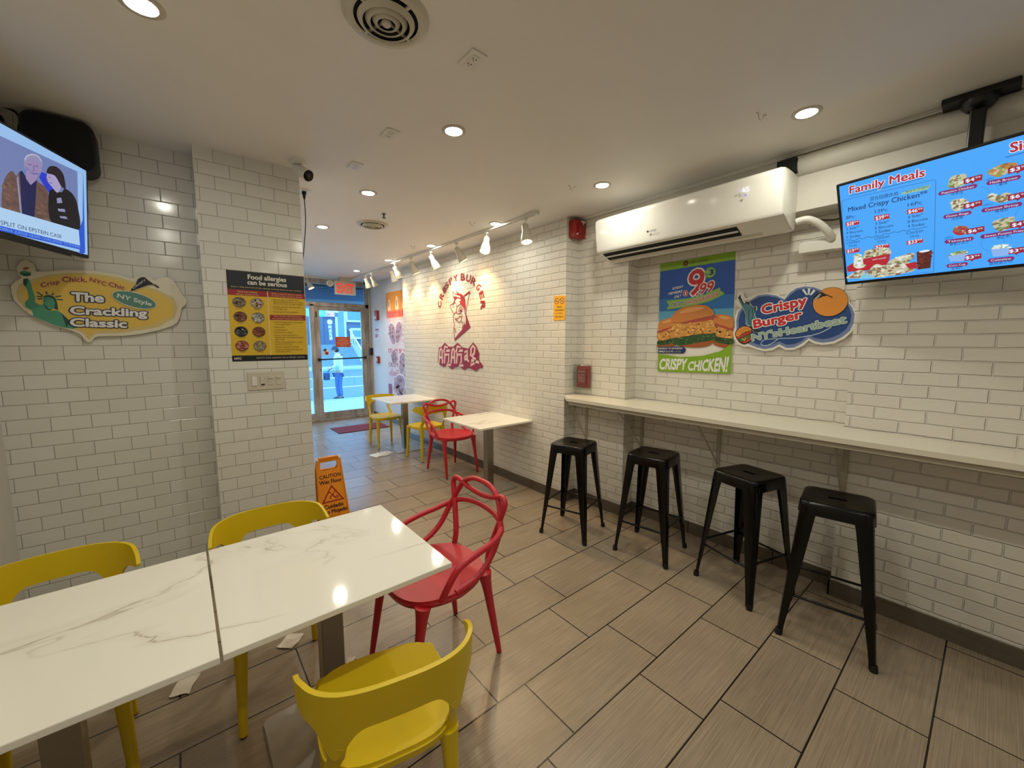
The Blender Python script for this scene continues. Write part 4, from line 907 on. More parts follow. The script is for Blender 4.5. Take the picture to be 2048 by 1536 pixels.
for s_, p in (('8Pc', [(0.0327,-0.1836),(0.0684,-0.1865),(0.0331,-0.1677)]), ('12Pc', [(0.153,-0.185),(0.2026,-0.1877),(0.1528,-0.1693)]), ('16Pc', [(0.2772,-0.1877),(0.3263,-0.1895),(0.2772,-0.1713)]),
              ('2 Side*', [(0.0285,-0.2417),(0.0827,-0.2431),(0.0291,-0.2279)]), ('4 Biscuits', [(0.0271,-0.2619),(0.0992,-0.2647),(0.0276,-0.2489)]), ('2 Sodas', [(0.0255,-0.2841),(0.0867,-0.2865),(0.0261,-0.2701)]),
              ('3 Side*', [(0.1517,-0.2437),(0.205,-0.2453),(0.152,-0.2297)]), ('6 Biscuits', [(0.1488,-0.2652),(0.2208,-0.2677),(0.1491,-0.2515)]), ('3 Sodas', [(0.1476,-0.2863),(0.2083,-0.2872),(0.1481,-0.2717)]),
              ('4 Side*', [(0.2747,-0.244),(0.3279,-0.2447),(0.2749,-0.2303)]), ('8 Biscuits', [(0.274,-0.2651),(0.3439,-0.2672),(0.2741,-0.2513)]), ('4 Sodas', [(0.2733,-0.2864),(0.3329,-0.2884),(0.2734,-0.2729)]),
              ('Chicken', [(0.022,-0.3156),(0.0826,-0.3166),(0.0227,-0.3001)]), ('Only', [(0.0338,-0.3332),(0.0701,-0.3336),(0.0343,-0.3201)]), ('Chicken', [(0.1435,-0.3177),(0.2035,-0.318),(0.144,-0.3012)]), ('Only', [(0.155,-0.3351),(0.189,-0.3356),(0.1554,-0.3217)]), ('Chicken', [(0.268,-0.3191),(0.3275,-0.3193),(0.2682,-0.3034)]), ('Only', [(0.2802,-0.338),(0.3132,-0.3373),(0.2803,-0.324)])):
    sp_.text(s_, p, TXT if 'P' in s_ or 'S' in s_ or 'B' in s_ else TEAL, .004)
sp_.stroke([(0.0216,-0.2937),(0.0412,-0.2942),(0.0599,-0.3033),(0.0794,-0.2951),(0.0977,-0.3023),(0.1165,-0.295),(0.1342,-0.3026),(0.1524,-0.2964),(0.1697,-0.3025),(0.1874,-0.2955),(0.2043,-0.3006),(0.2214,-0.2946),(0.2377,-0.3005),(0.2543,-0.295),(0.2703,-0.3004),(0.2895,-0.2957),(0.308,-0.301),(0.3265,-0.2984),(0.3423,-0.2985)], .0022, TEAL, sm=3)
def price(quad, main, p, sup, q):
    sp_.poly(quad, REDT); sp_.text(main, p, WHT, .02); sp_.text(sup, q, WHT, .02)
price([(0.0296,-0.1993),(0.0872,-0.2012),(0.0866,-0.2232),(0.0288,-0.2213)], '$28', [(0.034,-0.2189),(0.0636,-0.2188),(0.0348,-0.2025)], '99', [(0.066,-0.2112),(0.0839,-0.2117),(0.0661,-0.2035)])
price([(0.1498,-0.1985),(0.2086,-0.2021),(0.2083,-0.2246),(0.15,-0.2226)], '$39', [(0.1547,-0.2195),(0.1875,-0.2201),(0.1553,-0.2021)], '99', [(0.1896,-0.2129),(0.2054,-0.2136),(0.1896,-0.2047)])
price([(0.2736,-0.201),(0.3313,-0.2042),(0.3314,-0.2263),(0.2738,-0.2238)], '$46', [(0.2784,-0.2201),(0.3103,-0.2205),(0.2786,-0.2036)], '99', [(0.3124,-0.2134),(0.3281,-0.2141),(0.3123,-0.206)])
price([(0.022,-0.3438),(0.0801,-0.3435),(0.0795,-0.3659),(0.0212,-0.3653)], '$19', [(0.0259,-0.3613),(0.056,-0.3614),(0.0266,-0.3452)], '99', [(0.0588,-0.3534),(0.0765,-0.3531),(0.059,-0.3459)])
price([(0.1437,-0.3464),(0.2022,-0.3477),(0.202,-0.3673),(0.1434,-0.3664)], '$27', [(0.1479,-0.3627),(0.1801,-0.3628),(0.1483,-0.3473)], '99', [(0.1825,-0.3552),(0.1991,-0.3551),(0.1825,-0.3476)])
price([(0.2679,-0.3495),(0.3262,-0.3494),(0.326,-0.3678),(0.2679,-0.3693)], '$33', [(0.2725,-0.366),(0.3047,-0.365),(0.2728,-0.3497)], '99', [(0.3068,-0.357),(0.3232,-0.3567),(0.3067,-0.3489)])
BEI = glow(196, 190, 160, 1.0); BRN = glow(140, 104, 70, 1.0); CRM = glow(222, 222, 206, 1.0); OLV = glow(120, 124, 92, 1.0); GRN = glow(120, 170, 96, 1.0)
def food(pts, base, cols, n, r, seed): sp_.poly(pts, base, sm=True); sp_.blobs(pts, cols, n, r, seed)
food([(0.0937,-0.3992),(0.1087,-0.3669),(0.1598,-0.361),(0.1985,-0.3701),(0.205,-0.4014),(0.1575,-0.4062),(0.0987,-0.4095)], BEI, [CRM, OLV, BRN, BEI], 40, .009, 1)
sp_.poly([(0.0185,-0.4368),(0.0562,-0.4164),(0.0989,-0.4063),(0.2034,-0.3988),(0.1993,-0.4297),(0.1833,-0.459),(0.1063,-0.4711),(0.0193,-0.4655)], REDT); sp_.text('CRISPY CHICKEN', [(0.1314,-0.4214),(0.1869,-0.4193),(0.1313,-0.4153)], WHT)
food([(0.05,-0.4226),(0.0586,-0.3809),(0.0744,-0.3744),(0.0894,-0.389),(0.0918,-0.4297),(0.0963,-0.4494),(0.0693,-0.4547),(0.0507,-0.442)], CRM, [WHT, BEI, GRN], 14, .008, 2)
food([(0.1833,-0.4581),(0.2054,-0.4317),(0.2827,-0.4104),(0.2924,-0.4287),(0.2663,-0.4637),(0.2912,-0.4997),(0.2019,-0.5117),(0.1374,-0.5138),(0.1093,-0.4849),(0.143,-0.443)], BEI, [CRM, OLV, BRN, BEI], 90, .010, 3)
sp_.poly([(0.2582,-0.4623),(0.2989,-0.4561),(0.3027,-0.4918),(0.2706,-0.4844)], REDT)
sp_.poly([(0.3028,-0.4091),(0.3566,-0.4111),(0.3494,-0.4957),(0.3035,-0.4972)], glow(92, 42, 36, 1.0)); sp_.blobs([(0.3028,-0.4091),(0.3566,-0.4111),(0.3494,-0.4957),(0.3035,-0.4972)], [glow(122, 62, 48, 1.0), glow(70, 30, 30, 1.0)], 24, .007, 4); sp_.ell([(0.3305,-0.411)][0], .019, .005, WHT)
food([(0.0147,-0.5016),(0.0301,-0.4829),(0.0764,-0.4631),(0.1162,-0.4955),(0.0929,-0.5066)], BEI, [CRM, BRN, OLV], 30, .008, 5); sp_.poly([(0.0657,-0.5116),(0.0945,-0.4803),(0.1376,-0.5105),(0.1354,-0.5164)], glow(130, 196, 220, 1.0))
sp_.text('Sides', [(0.591,-0.0638),(0.6881,-0.0663),(0.59,-0.0269)], REDT, .04, outline=WHT, ow=.035); sp_.stroke([(0.5779,-0.078),(0.6884,-0.0761)], .0025, TEAL)
def item(name, pill, cn, cnp, tagq, pr, prp, sup, supp, fpts, base, cols, seed, pc=None, pcp=None):
    food(fpts, base, cols, 26, .007, seed)
    (x0, y0), (x1, y1) = pill[0], pill[1]; d = Vector((x1 - x0, y1 - y0)); n_ = Vector((-d.y, d.x)).normalized() * .0088; e_ = d.normalized() * .006
    sp_.poly([(x0 - n_.x, y0 - n_.y), (x1 - n_.x, y1 - n_.y), (x1 + e_.x, y1 + e_.y), (x1 + n_.x, y1 + n_.y), (x0 + n_.x, y0 + n_.y), (x0 - e_.x, y0 - e_.y)], PLM)
    a = Vector((x0, y0)) + d * .06 - n_ * .5; b = Vector((x1, y1)) - d * .05 - n_ * .5
    sp_.text(name, [(a.x, a.y), (b.x, b.y), (a.x + n_.x * 1.05, a.y + n_.y * 1.05)], WHT, .02); sp_.text(cn, cnp, TXT)
    sp_.poly(tagq, MAR); sp_.text(pr, prp, WHT, .03); sp_.text(sup, supp, WHT, .02)
    if pc: sp_.text(pc, pcp, TEAL)
def tagat(c): x, y = c; return [(x - .026, y - .012), (x - .004, y - .012), (x - .001, y - .020), (x + .006, y - .012), (x + .028, y - .010), (x + .028, y + .013), (x - .026, y + .012)]
def pr3(c): x, y = c; return [(x - .020, y - .006), (x + .005, y - .006), (x - .020, y + .008)], [(x + .008, y + .001), (x + .023, y + .001), (x + .008, y + .008)]
for nm, pill, cn, cnp, tc, pr, fp_, base, cols, sd, pc, pcp in (
    ('Popcorn Chicken', [(0.3876,-0.1611),(0.4967,-0.1624)], '鸡米花', [(0.4225,-0.1818),(0.4595,-0.1823),(0.4223,-0.1687)], [(0.4879,-0.1334)][0], '$4', [(0.4152,-0.1318),(0.4202,-0.1056),(0.4372,-0.0987),(0.4674,-0.1048),(0.4687,-0.1387),(0.4582,-0.15),(0.4244,-0.1477)], BEI, [GRN, BRN, CRM, OLV], 11, None, None),
    ('Hash Brown', [(0.5325,-0.1625),(0.6146,-0.1663)], '薯饼', [(0.5617,-0.1842),(0.5847,-0.1848),(0.5613,-0.1723)], [(0.6114,-0.133)][0], '$3', [(0.5302,-0.1204),(0.5473,-0.1064),(0.5742,-0.1003),(0.6032,-0.107),(0.6085,-0.1185),(0.5854,-0.1375),(0.5641,-0.148),(0.5476,-0.1404)], glow(186, 130, 64, 1.0), [GRN, BRN, BEI], 12, '(2Pc)', [(0.5287,-0.1511),(0.5491,-0.1522),(0.5284,-0.142)]),
    ('Onion Rings', [(0.4022,-0.2679),(0.4804,-0.2693)], '洋葱圈', [(0.4229,-0.2913),(0.459,-0.2899),(0.4227,-0.2769)], [(0.4879,-0.2386)][0], '$4', [(0.4225,-0.2102),(0.4332,-0.2003),(0.4609,-0.205),(0.4724,-0.2161),(0.4699,-0.2326),(0.4484,-0.2527),(0.4281,-0.2449)], BEI, [BRN, CRM, OLV], 13, None, None),
    ('Coconut Shrimp', [(0.5188,-0.2708),(0.6206,-0.273)], '椰蓉虾', [(0.5531,-0.2916),(0.5903,-0.2917),(0.5527,-0.2793)], [(0.6134,-0.2396)][0], '$6', [(0.5343,-0.2302),(0.537,-0.2062),(0.5594,-0.2212),(0.5811,-0.2157),(0.5974,-0.2288),(0.5897,-0.2507),(0.5652,-0.2496)], BEI, [BRN, OLV, CRM], 14, '(5Pc)', [(0.5187,-0.2542),(0.5458,-0.2552),(0.5184,-0.2448)]),
    ('Takoyaki', [(0.405,-0.381),(0.4872,-0.3838)], '章鱼小丸子', [(0.4168,-0.4035),(0.4786,-0.4026),(0.4166,-0.3886)], [(0.4953,-0.3505)][0], '$6', [(0.4272,-0.3367),(0.4385,-0.319),(0.4665,-0.3237),(0.4751,-0.3391),(0.4695,-0.3578),(0.4413,-0.3591)], glow(160, 96, 80, 1.0), [BRN, REDT, BEI], 15, '(5Pc)', [(0.4018,-0.3687),(0.4269,-0.3677),(0.4016,-0.3584)]),
    ('Sweet Potato Fries', [(0.5163,-0.3823),(0.6372,-0.3812)], '地瓜条', [(0.5585,-0.4052),(0.5948,-0.4029),(0.5581,-0.3921)], [(0.6208,-0.3533)][0], '$4', [(0.5464,-0.3262),(0.5988,-0.3179),(0.6071,-0.3292),(0.5995,-0.3605),(0.5638,-0.3689)], BEI, [BRN, OLV, GRN], 16, None, None),
    ('Corn Cup', [(0.4101,-0.4947),(0.4696,-0.4947)], '玉米杯', [(0.4205,-0.5189),(0.4578,-0.5143),(0.4203,-0.5045)], [(0.4871,-0.4672)][0], '$3', [(0.413,-0.4475),(0.4311,-0.4321),(0.4598,-0.433),(0.4698,-0.4442),(0.466,-0.455),(0.4146,-0.4558)], GRN, [BEI, CRM, OLV], 17, None, None),
    ('Coleslaw', [(0.5384,-0.4919),(0.6045,-0.493)], '高丽菜沙拉', [(0.5391,-0.5146),(0.6048,-0.5105),(0.5387,-0.5009)], [(0.6143,-0.462)][0], '$3', [(0.5439,-0.4429),(0.5559,-0.4277),(0.5841,-0.4292),(0.5954,-0.4445),(0.5927,-0.4504)], glow(130, 190, 170, 1.0), [GRN, CRM, WHT], 18, None, None)):
    a_, b_ = pr3(tc); item(nm, pill, cn, cnp, tagat(tc), pr, a_, '99', b_, fp_, base, cols, sd, pc, pcp)
for q_ in ([(0.4114,-0.4472),(0.4679,-0.4484),(0.4628,-0.4799),(0.4193,-0.4747)], [(0.543,-0.4427),(0.5954,-0.4467),(0.5918,-0.4785),(0.5491,-0.475)]): sp_.poly(q_, glow(140, 180, 240, 1.0))
sc = sp_.build('screen'); sc.parent = tr
# ceiling pole mount of the menu television
tm = tag(empty('television_mount', (2.93, .150, 2.73)), 'black ceiling pole mount holding the menu television', 'mount')
MB().box(-.05, .085, -.12, .12, -.028, -.001, .004).build('ceiling_plate', M_BEZ, tm, smooth=False)
k = MB(); k.lathe([(0, -.028), (.060, -.030), (.058, -.055), (.042, -.075), (.036, -.078)], 24); k.build('swivel_joint', M_BEZ, tm)
MB().box(-.026, .026, -.026, .026, -.48, -.06, .006).build('pole', M_BEZ, tm, smooth=False)
MB().box(-.055, .03, -.16, .16, -.50, -.30, .004).build('vesa_plate', M_BEZ, tm, smooth=False)

L_O, L_U, L_V = ((-0.3058, 3.1227, 2.483), (0.3907, 0.9205, 0.0), (0.0672, -0.0285, 0.9973))
LW, LH = .82, .46
tl, RL = tv(L_O, L_U, L_V, LW, LH, 'news_television', 'television at the left edge showing a news report with two men', .01)
MB().box(-LW, 0, -.030, 0, -LH, 0, .004, M=RL).build('bezel', M_BEZ, tl, smooth=False)
MB().box(-LW + .10, -.10, -.06, -.030, -LH + .05, -.10, .012, M=RL).build('rear_housing', M_BEZ, tl, smooth=False)
MB().box(-LW + .06, -.13, .0, .004, -LH - .014, -LH + .006, .002, M=RL).build('speaker_lip', M_BEZ, tl, smooth=False)
np_ = Print(RL @ Vector((0, .0008, 0)), L_U, L_V)
LB = glow(150, 190, 236, .95); PH = glow(116, 132, 186, .85); NV = glow(26, 30, 84, .8); TN = glow(112, 84, 76, .8); SK = glow(158, 140, 186, .85); SK2 = glow(176, 164, 206, .85); BKK = glow(16, 14, 24, .8); BLU = glow(34, 84, 206, .95); HR = glow(40, 28, 40, .8); GRY = glow(150, 148, 186, .85); WB = glow(172, 206, 240, .95)
Lx = -LW + .012
np_.poly([(Lx, -LH + .018), (-.013, -LH + .018), (-.013, -.012), (Lx, -.012)], LB)
pq = [(-0.075,-0.0399),(-0.0754,-0.328),(-0.5097,-0.3628),(-0.4982,-0.0801)]
np_.poly([pq[0], pq[1], (Lx, pq[2][1] - .0), (Lx, pq[3][1])], PH)
np_.poly([(-0.0345,-0.0045),(-0.0319,-0.4348),(-0.0715,-0.4496),(-0.0742,-0.3286),(-0.045,-0.2721)], BLU)
np_.poly([(-0.3106,-0.1564),(-0.2976,-0.1283),(-0.2531,-0.1229),(-0.2297,-0.1861),(-0.2559,-0.2072),(-0.2802,-0.188)], glow(40, 60, 200, .9))
np_.poly([(-0.5022,-0.3226),(-0.4937,-0.2566),(-0.4761,-0.2115),(-0.4486,-0.1814),(-0.4283,-0.1934),(-0.4103,-0.1683),(-0.4055,-0.2103),(-0.3322,-0.1683),(-0.3185,-0.1785),(-0.2802,-0.188),(-0.2566,-0.2273),(-0.2451,-0.3402),(-0.4106,-0.3466),(-0.4938,-0.3569)], TN, sm=True)
np_.blobs([(-0.5002,-0.3219),(-0.4897,-0.2552),(-0.4679,-0.2084),(-0.4427,-0.1881),(-0.4237,-0.2388),(-0.4149,-0.346),(-0.4857,-0.3527)], [glow(128, 96, 84, .8), glow(98, 74, 70, .8)], 26, .012, 31); np_.blobs([(-0.3193,-0.2018),(-0.276,-0.2101),(-0.255,-0.3309),(-0.3288,-0.336)], [glow(128, 96, 84, .8), glow(98, 74, 70, .8)], 20, .012, 32)
np_.poly([(-0.4126,-0.171),(-0.3993,-0.1622),(-0.3783,-0.1855),(-0.3589,-0.2083),(-0.3254,-0.1753),(-0.343,-0.3401),(-0.4085,-0.3459),(-0.4094,-0.2558)], NV)
np_.poly([(-0.3828,-0.1872),(-0.3769,-0.1479),(-0.3174,-0.1474),(-0.3277,-0.1743),(-0.3589,-0.2076)], SK); np_.ell([(-0.3419,-0.1153)][0], 0.0478, .030, SK, 0)
np_.poly([(-0.3859,-0.1514),(-0.388,-0.1155),(-0.3747,-0.0897),(-0.3424,-0.0667),(-0.3097,-0.0641),(-0.2912,-0.0833),(-0.2968,-0.1048),(-0.32,-0.0874),(-0.3616,-0.0972),(-0.3782,-0.1225)], GRY, sm=True)
for s_ in ([(-0.3679,-0.1221),(-0.3525,-0.1181)], [(-0.334,-0.1151),(-0.3162,-0.1126)], [(-0.3569,-0.1531),(-0.3409,-0.1534),(-0.322,-0.1435)], [(-0.3419,-0.1172),(-0.3379,-0.1345),(-0.346,-0.1414)]): np_.stroke(s_, .0035, glow(104, 88, 136, .8))
np_.stroke([(-0.3844,-0.1122),(-0.3748,-0.0916),(-0.3448,-0.0707),(-0.3145,-0.0669),(-0.296,-0.0814)], .006, glow(184, 184, 210, .9), sm=3); np_.poly([(-0.4217,-0.1872),(-0.4084,-0.344),(-0.4171,-0.3466),(-0.4287,-0.2044)], GRY)
np_.poly([(-0.2613,-0.2169),(-0.2347,-0.1819),(-0.1871,-0.1796),(-0.1589,-0.1533),(-0.1081,-0.1653),(-0.0799,-0.2122),(-0.0754,-0.328),(-0.2451,-0.341)], BKK, sm=True)
np_.poly([(-0.2683,-0.1287),(-0.258,-0.1189),(-0.2221,-0.1151),(-0.2018,-0.1358),(-0.1862,-0.1505),(-0.2088,-0.1891),(-0.2446,-0.1714),(-0.2691,-0.1526)], SK2, sm=True)
for s_ in ([(-0.2595,-0.1352),(-0.2458,-0.1328)], [(-0.2543,-0.159),(-0.2389,-0.1554)], [(-0.2663,-0.1437),(-0.2702,-0.1549),(-0.2617,-0.1538)]): np_.stroke(s_, .0035, glow(110, 92, 140, .8))
np_.poly([(-0.2703,-0.1138),(-0.2518,-0.0849),(-0.2102,-0.0703),(-0.1733,-0.0863),(-0.1607,-0.1207),(-0.1589,-0.1533),(-0.1862,-0.1505),(-0.2042,-0.1285),(-0.2273,-0.1151),(-0.2631,-0.1208)], HR, sm=True)
for q_ in ([(-0.2149,-0.2155),(-0.1879,-0.2046),(-0.1805,-0.2269),(-0.2131,-0.2393)], [(-0.2112,-0.2633),(-0.1675,-0.252),(-0.1635,-0.2654),(-0.2062,-0.274)], [(-0.2016,-0.2953),(-0.1602,-0.2854),(-0.1493,-0.2949),(-0.1937,-0.3021)]): np_.poly(q_, GRY)
lw_ = [(-0.0773,-0.3294),(-0.0703,-0.4049),(-0.5126,-0.4346),(-0.5097,-0.3628)]
np_.poly([lw_[0], lw_[1], (Lx, lw_[2][1]), (Lx, lw_[3][1])], WB)
ls = [(-0.5022,-0.4195),(-0.1913,-0.3984),(-0.5027,-0.4019)]
np_.text('E SPLIT ON EPSTEIN CASE', [(ls[0][0] - .032, ls[0][1]), ls[1], (ls[2][0] - .032, ls[2][1])], glow(18, 30, 70, 1.0), .008)
tk_ = [(-0.066,-0.4053),(-0.0616,-0.4253),(-0.5136,-0.4578),(-0.5127,-0.4364)]
np_.poly([tk_[0], tk_[1], (Lx, tk_[2][1]), (Lx, tk_[3][1])], BLU)
np_.text('TRUMP SAYS MARKETS     FEDERAL JUDGE HEARS CHALLENGE TO RULING', [(Lx + .02, [(-0.5134,-0.4531)][0][1]), [(-0.0706,-0.4183)][0], (Lx + .02, [(-0.5129,-0.4417)][0][1])], glow(120, 170, 240, 1.0))
sc = np_.build('screen'); sc.parent = tl
am = tag(empty('television_mount', (-.735, 2.76, 2.30)), 'black swivel arm holding the news television off the left wall', 'mount')
MB().box(-.004, .02, -.06, .06, -.11, .11, .003).build('wall_plate', M_BEZ, am, smooth=False); MB().tube([(.015, 0, 0), (.14, .02, -.01), (.19, .0, -.01)], .016, 10).build('arm', M_BEZ, am)
# cable and dark speaker in the corner behind it
tag(MB().tube(spline([(-.62, 3.22, 2.735), (-.575, 3.22, 2.733), (-.545, 3.20, 2.715), (-.53, 3.19, 2.68), (-.535, 3.17, 2.62), (-.52, 3.13, 2.52)], 6), .006, 8).build('hanging_cable', M_RUBBER), 'black cable drooping from the ceiling behind the news television', 'cord')
tag(MB().box(-.03, .03, -.02, .02, -.04, .04, .006).build('power_adapter', M_RUBBER, loc=(-.625, 3.24, 2.655), smooth=False), 'black plug block at the far left edge above the news television', 'adapter')
spk = tag(empty('wall_speaker', (-.395, 3.17, 2.585)), 'black rounded speaker box under the ceiling behind the news television', 'speaker')
k = MB(); k.prism(rounded_rect(.26, .26, .055, 6), -.055, .055, Matrix.Rotation(PI / 2, 4, 'X')); k.build('cabinet', mat('black_cabinet', (11, 11, 12), .6), spk)
MB().prism(rounded_rect(.235, .235, .05, 6), -.004, .004, Matrix.Translation((0, -.058, 0)) @ Matrix.Rotation(PI / 2, 4, 'X')).build('grille', mat('black_grille', (7, 7, 8), .8, bump=.6, bscale=900), spk)
MB().box(-.03, .03, .05, .11, -.05, .05).build('wall_bracket', M_BEZ, spk, smooth=False)

# ================================================================== SIGNS AND POSTERS
# ---- yellow oval sign on the tiled back wall
p = onY(3.255)
CREAM = ink(222, 214, 190); YEL = ink(224, 188, 84); NAVY = ink(24, 42, 84); WHI = ink(232, 230, 226); TEALS = ink(74, 150, 122); TEALD = ink(30, 76, 66); MRN = ink(146, 40, 30)
out = [(-0.644,1.835),(-0.643,1.869),(-0.625,1.894),(-0.604,1.911),(-0.615,1.944),(-0.614,1.966),(-0.6,1.994),(-0.58,2.008),(-0.556,1.991),(-0.55,1.951),(-0.511,1.955),(-0.427,1.974),(-0.333,1.978),(-0.235,1.966),(-0.192,1.95),(-0.154,1.964),(-0.124,1.973),(-0.085,1.95),(-0.065,1.961),(-0.031,1.976),(0,1.961),(0.017,1.92),(0.036,1.877),(0.057,1.84),(0.054,1.819),(0.028,1.79),(0.018,1.736),(0.002,1.701),(-0.023,1.681),(-0.09,1.652),(-0.17,1.63),(-0.246,1.618),(-0.347,1.615),(-0.364,1.606),(-0.377,1.584),(-0.393,1.581),(-0.406,1.601),(-0.418,1.626),(-0.459,1.651),(-0.515,1.673),(-0.574,1.713),(-0.613,1.752),(-0.638,1.796)]
p.board(out, CREAM, .016)
p.poly([(-0.628,1.836),(-0.617,1.877),(-0.589,1.898),(-0.513,1.939),(-0.428,1.959),(-0.334,1.963),(-0.236,1.952),(-0.164,1.928),(-0.073,1.894),(-0.003,1.852),(0.011,1.795),(-0.007,1.73),(-0.089,1.671),(-0.245,1.635),(-0.357,1.629),(-0.37,1.615),(-0.385,1.596),(-0.395,1.609),(-0.404,1.631),(-0.458,1.665),(-0.514,1.687),(-0.573,1.727),(-0.606,1.761),(-0.627,1.801)], ink(212, 190, 124))
p.poly([(-0.609,1.838),(-0.591,1.875),(-0.514,1.922),(-0.43,1.944),(-0.336,1.948),(-0.238,1.936),(-0.165,1.91),(-0.09,1.878),(-0.029,1.84),(-0.011,1.793),(-0.027,1.739),(-0.103,1.689),(-0.244,1.653),(-0.359,1.647),(-0.385,1.615),(-0.4,1.648),(-0.457,1.679),(-0.513,1.704),(-0.572,1.745),(-0.599,1.78)], YEL)
# statue
p.poly([(-0.6,1.881),(-0.597,1.909),(-0.581,1.914),(-0.575,1.9),(-0.571,1.852),(-0.565,1.819),(-0.568,1.79),(-0.552,1.779),(-0.54,1.783),(-0.533,1.76),(-0.524,1.749),(-0.491,1.753),(-0.475,1.736),(-0.457,1.707),(-0.449,1.696),(-0.447,1.672),(-0.423,1.662),(-0.444,1.654),(-0.471,1.659),(-0.51,1.673),(-0.544,1.695),(-0.58,1.717),(-0.582,1.749),(-0.603,1.765),(-0.603,1.788),(-0.588,1.811),(-0.589,1.845),(-0.594,1.87)], TEALS)
p.poly([(-0.477,1.736),(-0.457,1.707),(-0.45,1.694),(-0.466,1.661),(-0.469,1.683),(-0.476,1.721)], TEALD); p.poly([(-0.598,1.909),(-0.583,1.911),(-0.587,1.885),(-0.594,1.869),(-0.601,1.884)], TEALD)
p.poly([(-0.608,1.942),(-0.593,1.951),(-0.569,1.945),(-0.571,1.93),(-0.584,1.921),(-0.596,1.922),(-0.607,1.932)], TEALS); p.poly([(-0.608,1.938),(-0.585,1.936),(-0.57,1.939),(-0.572,1.928),(-0.595,1.926)], TEALD); p.poly([(-0.596,1.954),(-0.592,1.967),(-0.578,1.972),(-0.574,1.965),(-0.58,1.957)], ink(170, 100, 66))
p.poly([(-0.538,1.812),(-0.533,1.824),(-0.517,1.832),(-0.5,1.826),(-0.492,1.812),(-0.492,1.794),(-0.503,1.764),(-0.519,1.755),(-0.534,1.766),(-0.539,1.786)], TEALS, sm=True); p.poly([(-0.538,1.82),(-0.529,1.83),(-0.513,1.833),(-0.498,1.825),(-0.49,1.8),(-0.488,1.756),(-0.503,1.759),(-0.497,1.794),(-0.503,1.814),(-0.518,1.823),(-0.534,1.819)], TEALD); p.poly([(-0.54,1.791),(-0.534,1.763),(-0.524,1.75),(-0.507,1.755),(-0.523,1.758),(-0.533,1.78)], TEALD)
for s_ in ([(-0.537,1.826),(-0.557,1.845)], [(-0.521,1.836),(-0.526,1.85)], [(-0.505,1.834),(-0.498,1.843)], [(-0.494,1.824),(-0.471,1.831)], [(-0.491,1.811),(-0.467,1.81)], [(-0.539,1.822),(-0.559,1.821)], [(-0.54,1.812),(-0.558,1.808)]): p.stroke(s_, .006, TEALD)
ol = ink(226, 190, 150)
p.text('Crisp', [(-0.539,1.869),(-0.471,1.896),(-0.542,1.893)], MRN, .03, outline=ol, ow=.03); p.text('Chick,', [(-0.462,1.906),(-0.369,1.914),(-0.461,1.934)], MRN, .03, outline=ol, ow=.03, slant=.05); p.text('NYC', [(-0.358,1.919),(-0.294,1.898),(-0.353,1.942)], MRN, .03, outline=ol, ow=.03); p.text('Chic', [(-0.285,1.9),(-0.221,1.883),(-0.28,1.924)], MRN, .03, outline=ol, ow=.03)
for s_, q_ in (('The', [(-0.433,1.806),(-0.312,1.807),(-0.43,1.855)]), ('Crackling', [(-0.443,1.735),(-0.135,1.733),(-0.441,1.779)]), ('Classic', [(-0.449,1.67),(-0.228,1.666),(-0.446,1.715)])): p.text(s_, q_, WHI, .05, outline=NAVY, ow=.06)
el = [(-0.271,1.854),(-0.09,1.8),(-0.198,1.794),(-0.167,1.865)]
cx, cy = (el[0][0] + el[1][0]) / 2, (el[0][1] + el[1][1]) / 2; ra = math.atan2(el[1][1] - el[0][1], el[1][0] - el[0][0]); rl = math.hypot(el[1][0] - el[0][0], el[1][1] - el[0][1]) / 2
p.ell((cx, cy), rl * 1.03, .046, CREAM, ra); p.ell((cx, cy), rl, .041, ink(84, 132, 122), ra)
p.text('NY Style', [(-0.254,1.838),(-0.111,1.796),(-0.249,1.861)], ink(216, 224, 214), .03)
p.poly([(-0.198,1.871),(-0.19,1.894),(-0.172,1.918),(-0.163,1.948),(-0.152,1.96),(-0.127,1.965),(-0.11,1.946),(-0.084,1.924),(-0.117,1.914),(-0.148,1.897),(-0.175,1.883)], CREAM, sm=False); p.poly([(-0.196,1.873),(-0.189,1.894),(-0.17,1.918),(-0.16,1.948),(-0.144,1.961),(-0.128,1.964),(-0.111,1.945),(-0.087,1.923),(-0.117,1.917),(-0.148,1.9),(-0.174,1.886)], ink(16, 18, 24))
p.text('CRISPY', [(-0.182,1.89),(-0.122,1.946),(-0.187,1.898)], WHI, .03); p.stroke([(-0.09,1.925),(-0.069,1.908)], .008, ink(30, 24, 20))
tag(p.build('wall_sign'), 'yellow speech-bubble sign reading The Crackling Classic on the white tiled wall', 'sign')

# ---- food allergy poster on the column
p = onY(3.0985)
p.board([(0.257,2.029),(0.697,2.029),(0.694,1.458),(0.256,1.458)], ink(214, 176, 44), .0006)
NB = ink(18, 26, 36); PR = ink(150, 34, 40); PW = ink(216, 212, 200); PC = ink(222, 196, 120); TX = ink(50, 38, 12)
p.poly([(0.257,2.029),(0.697,2.029),(0.696,1.912),(0.257,1.913)], NB); p.poly([(0.256,1.496),(0.694,1.494),(0.694,1.458),(0.256,1.458)], ink(12, 12, 14))
p.poly([(0.257,1.913),(0.471,1.913),(0.471,1.876),(0.257,1.876)], PR); p.poly([(0.476,1.912),(0.696,1.912),(0.698,1.876),(0.475,1.878)], PR); p.poly([(0.478,1.761),(0.694,1.766),(0.694,1.73),(0.478,1.727)], PR); p.poly([(0.472,1.912),(0.476,1.912),(0.473,1.494),(0.469,1.494)], ink(226, 206, 150))
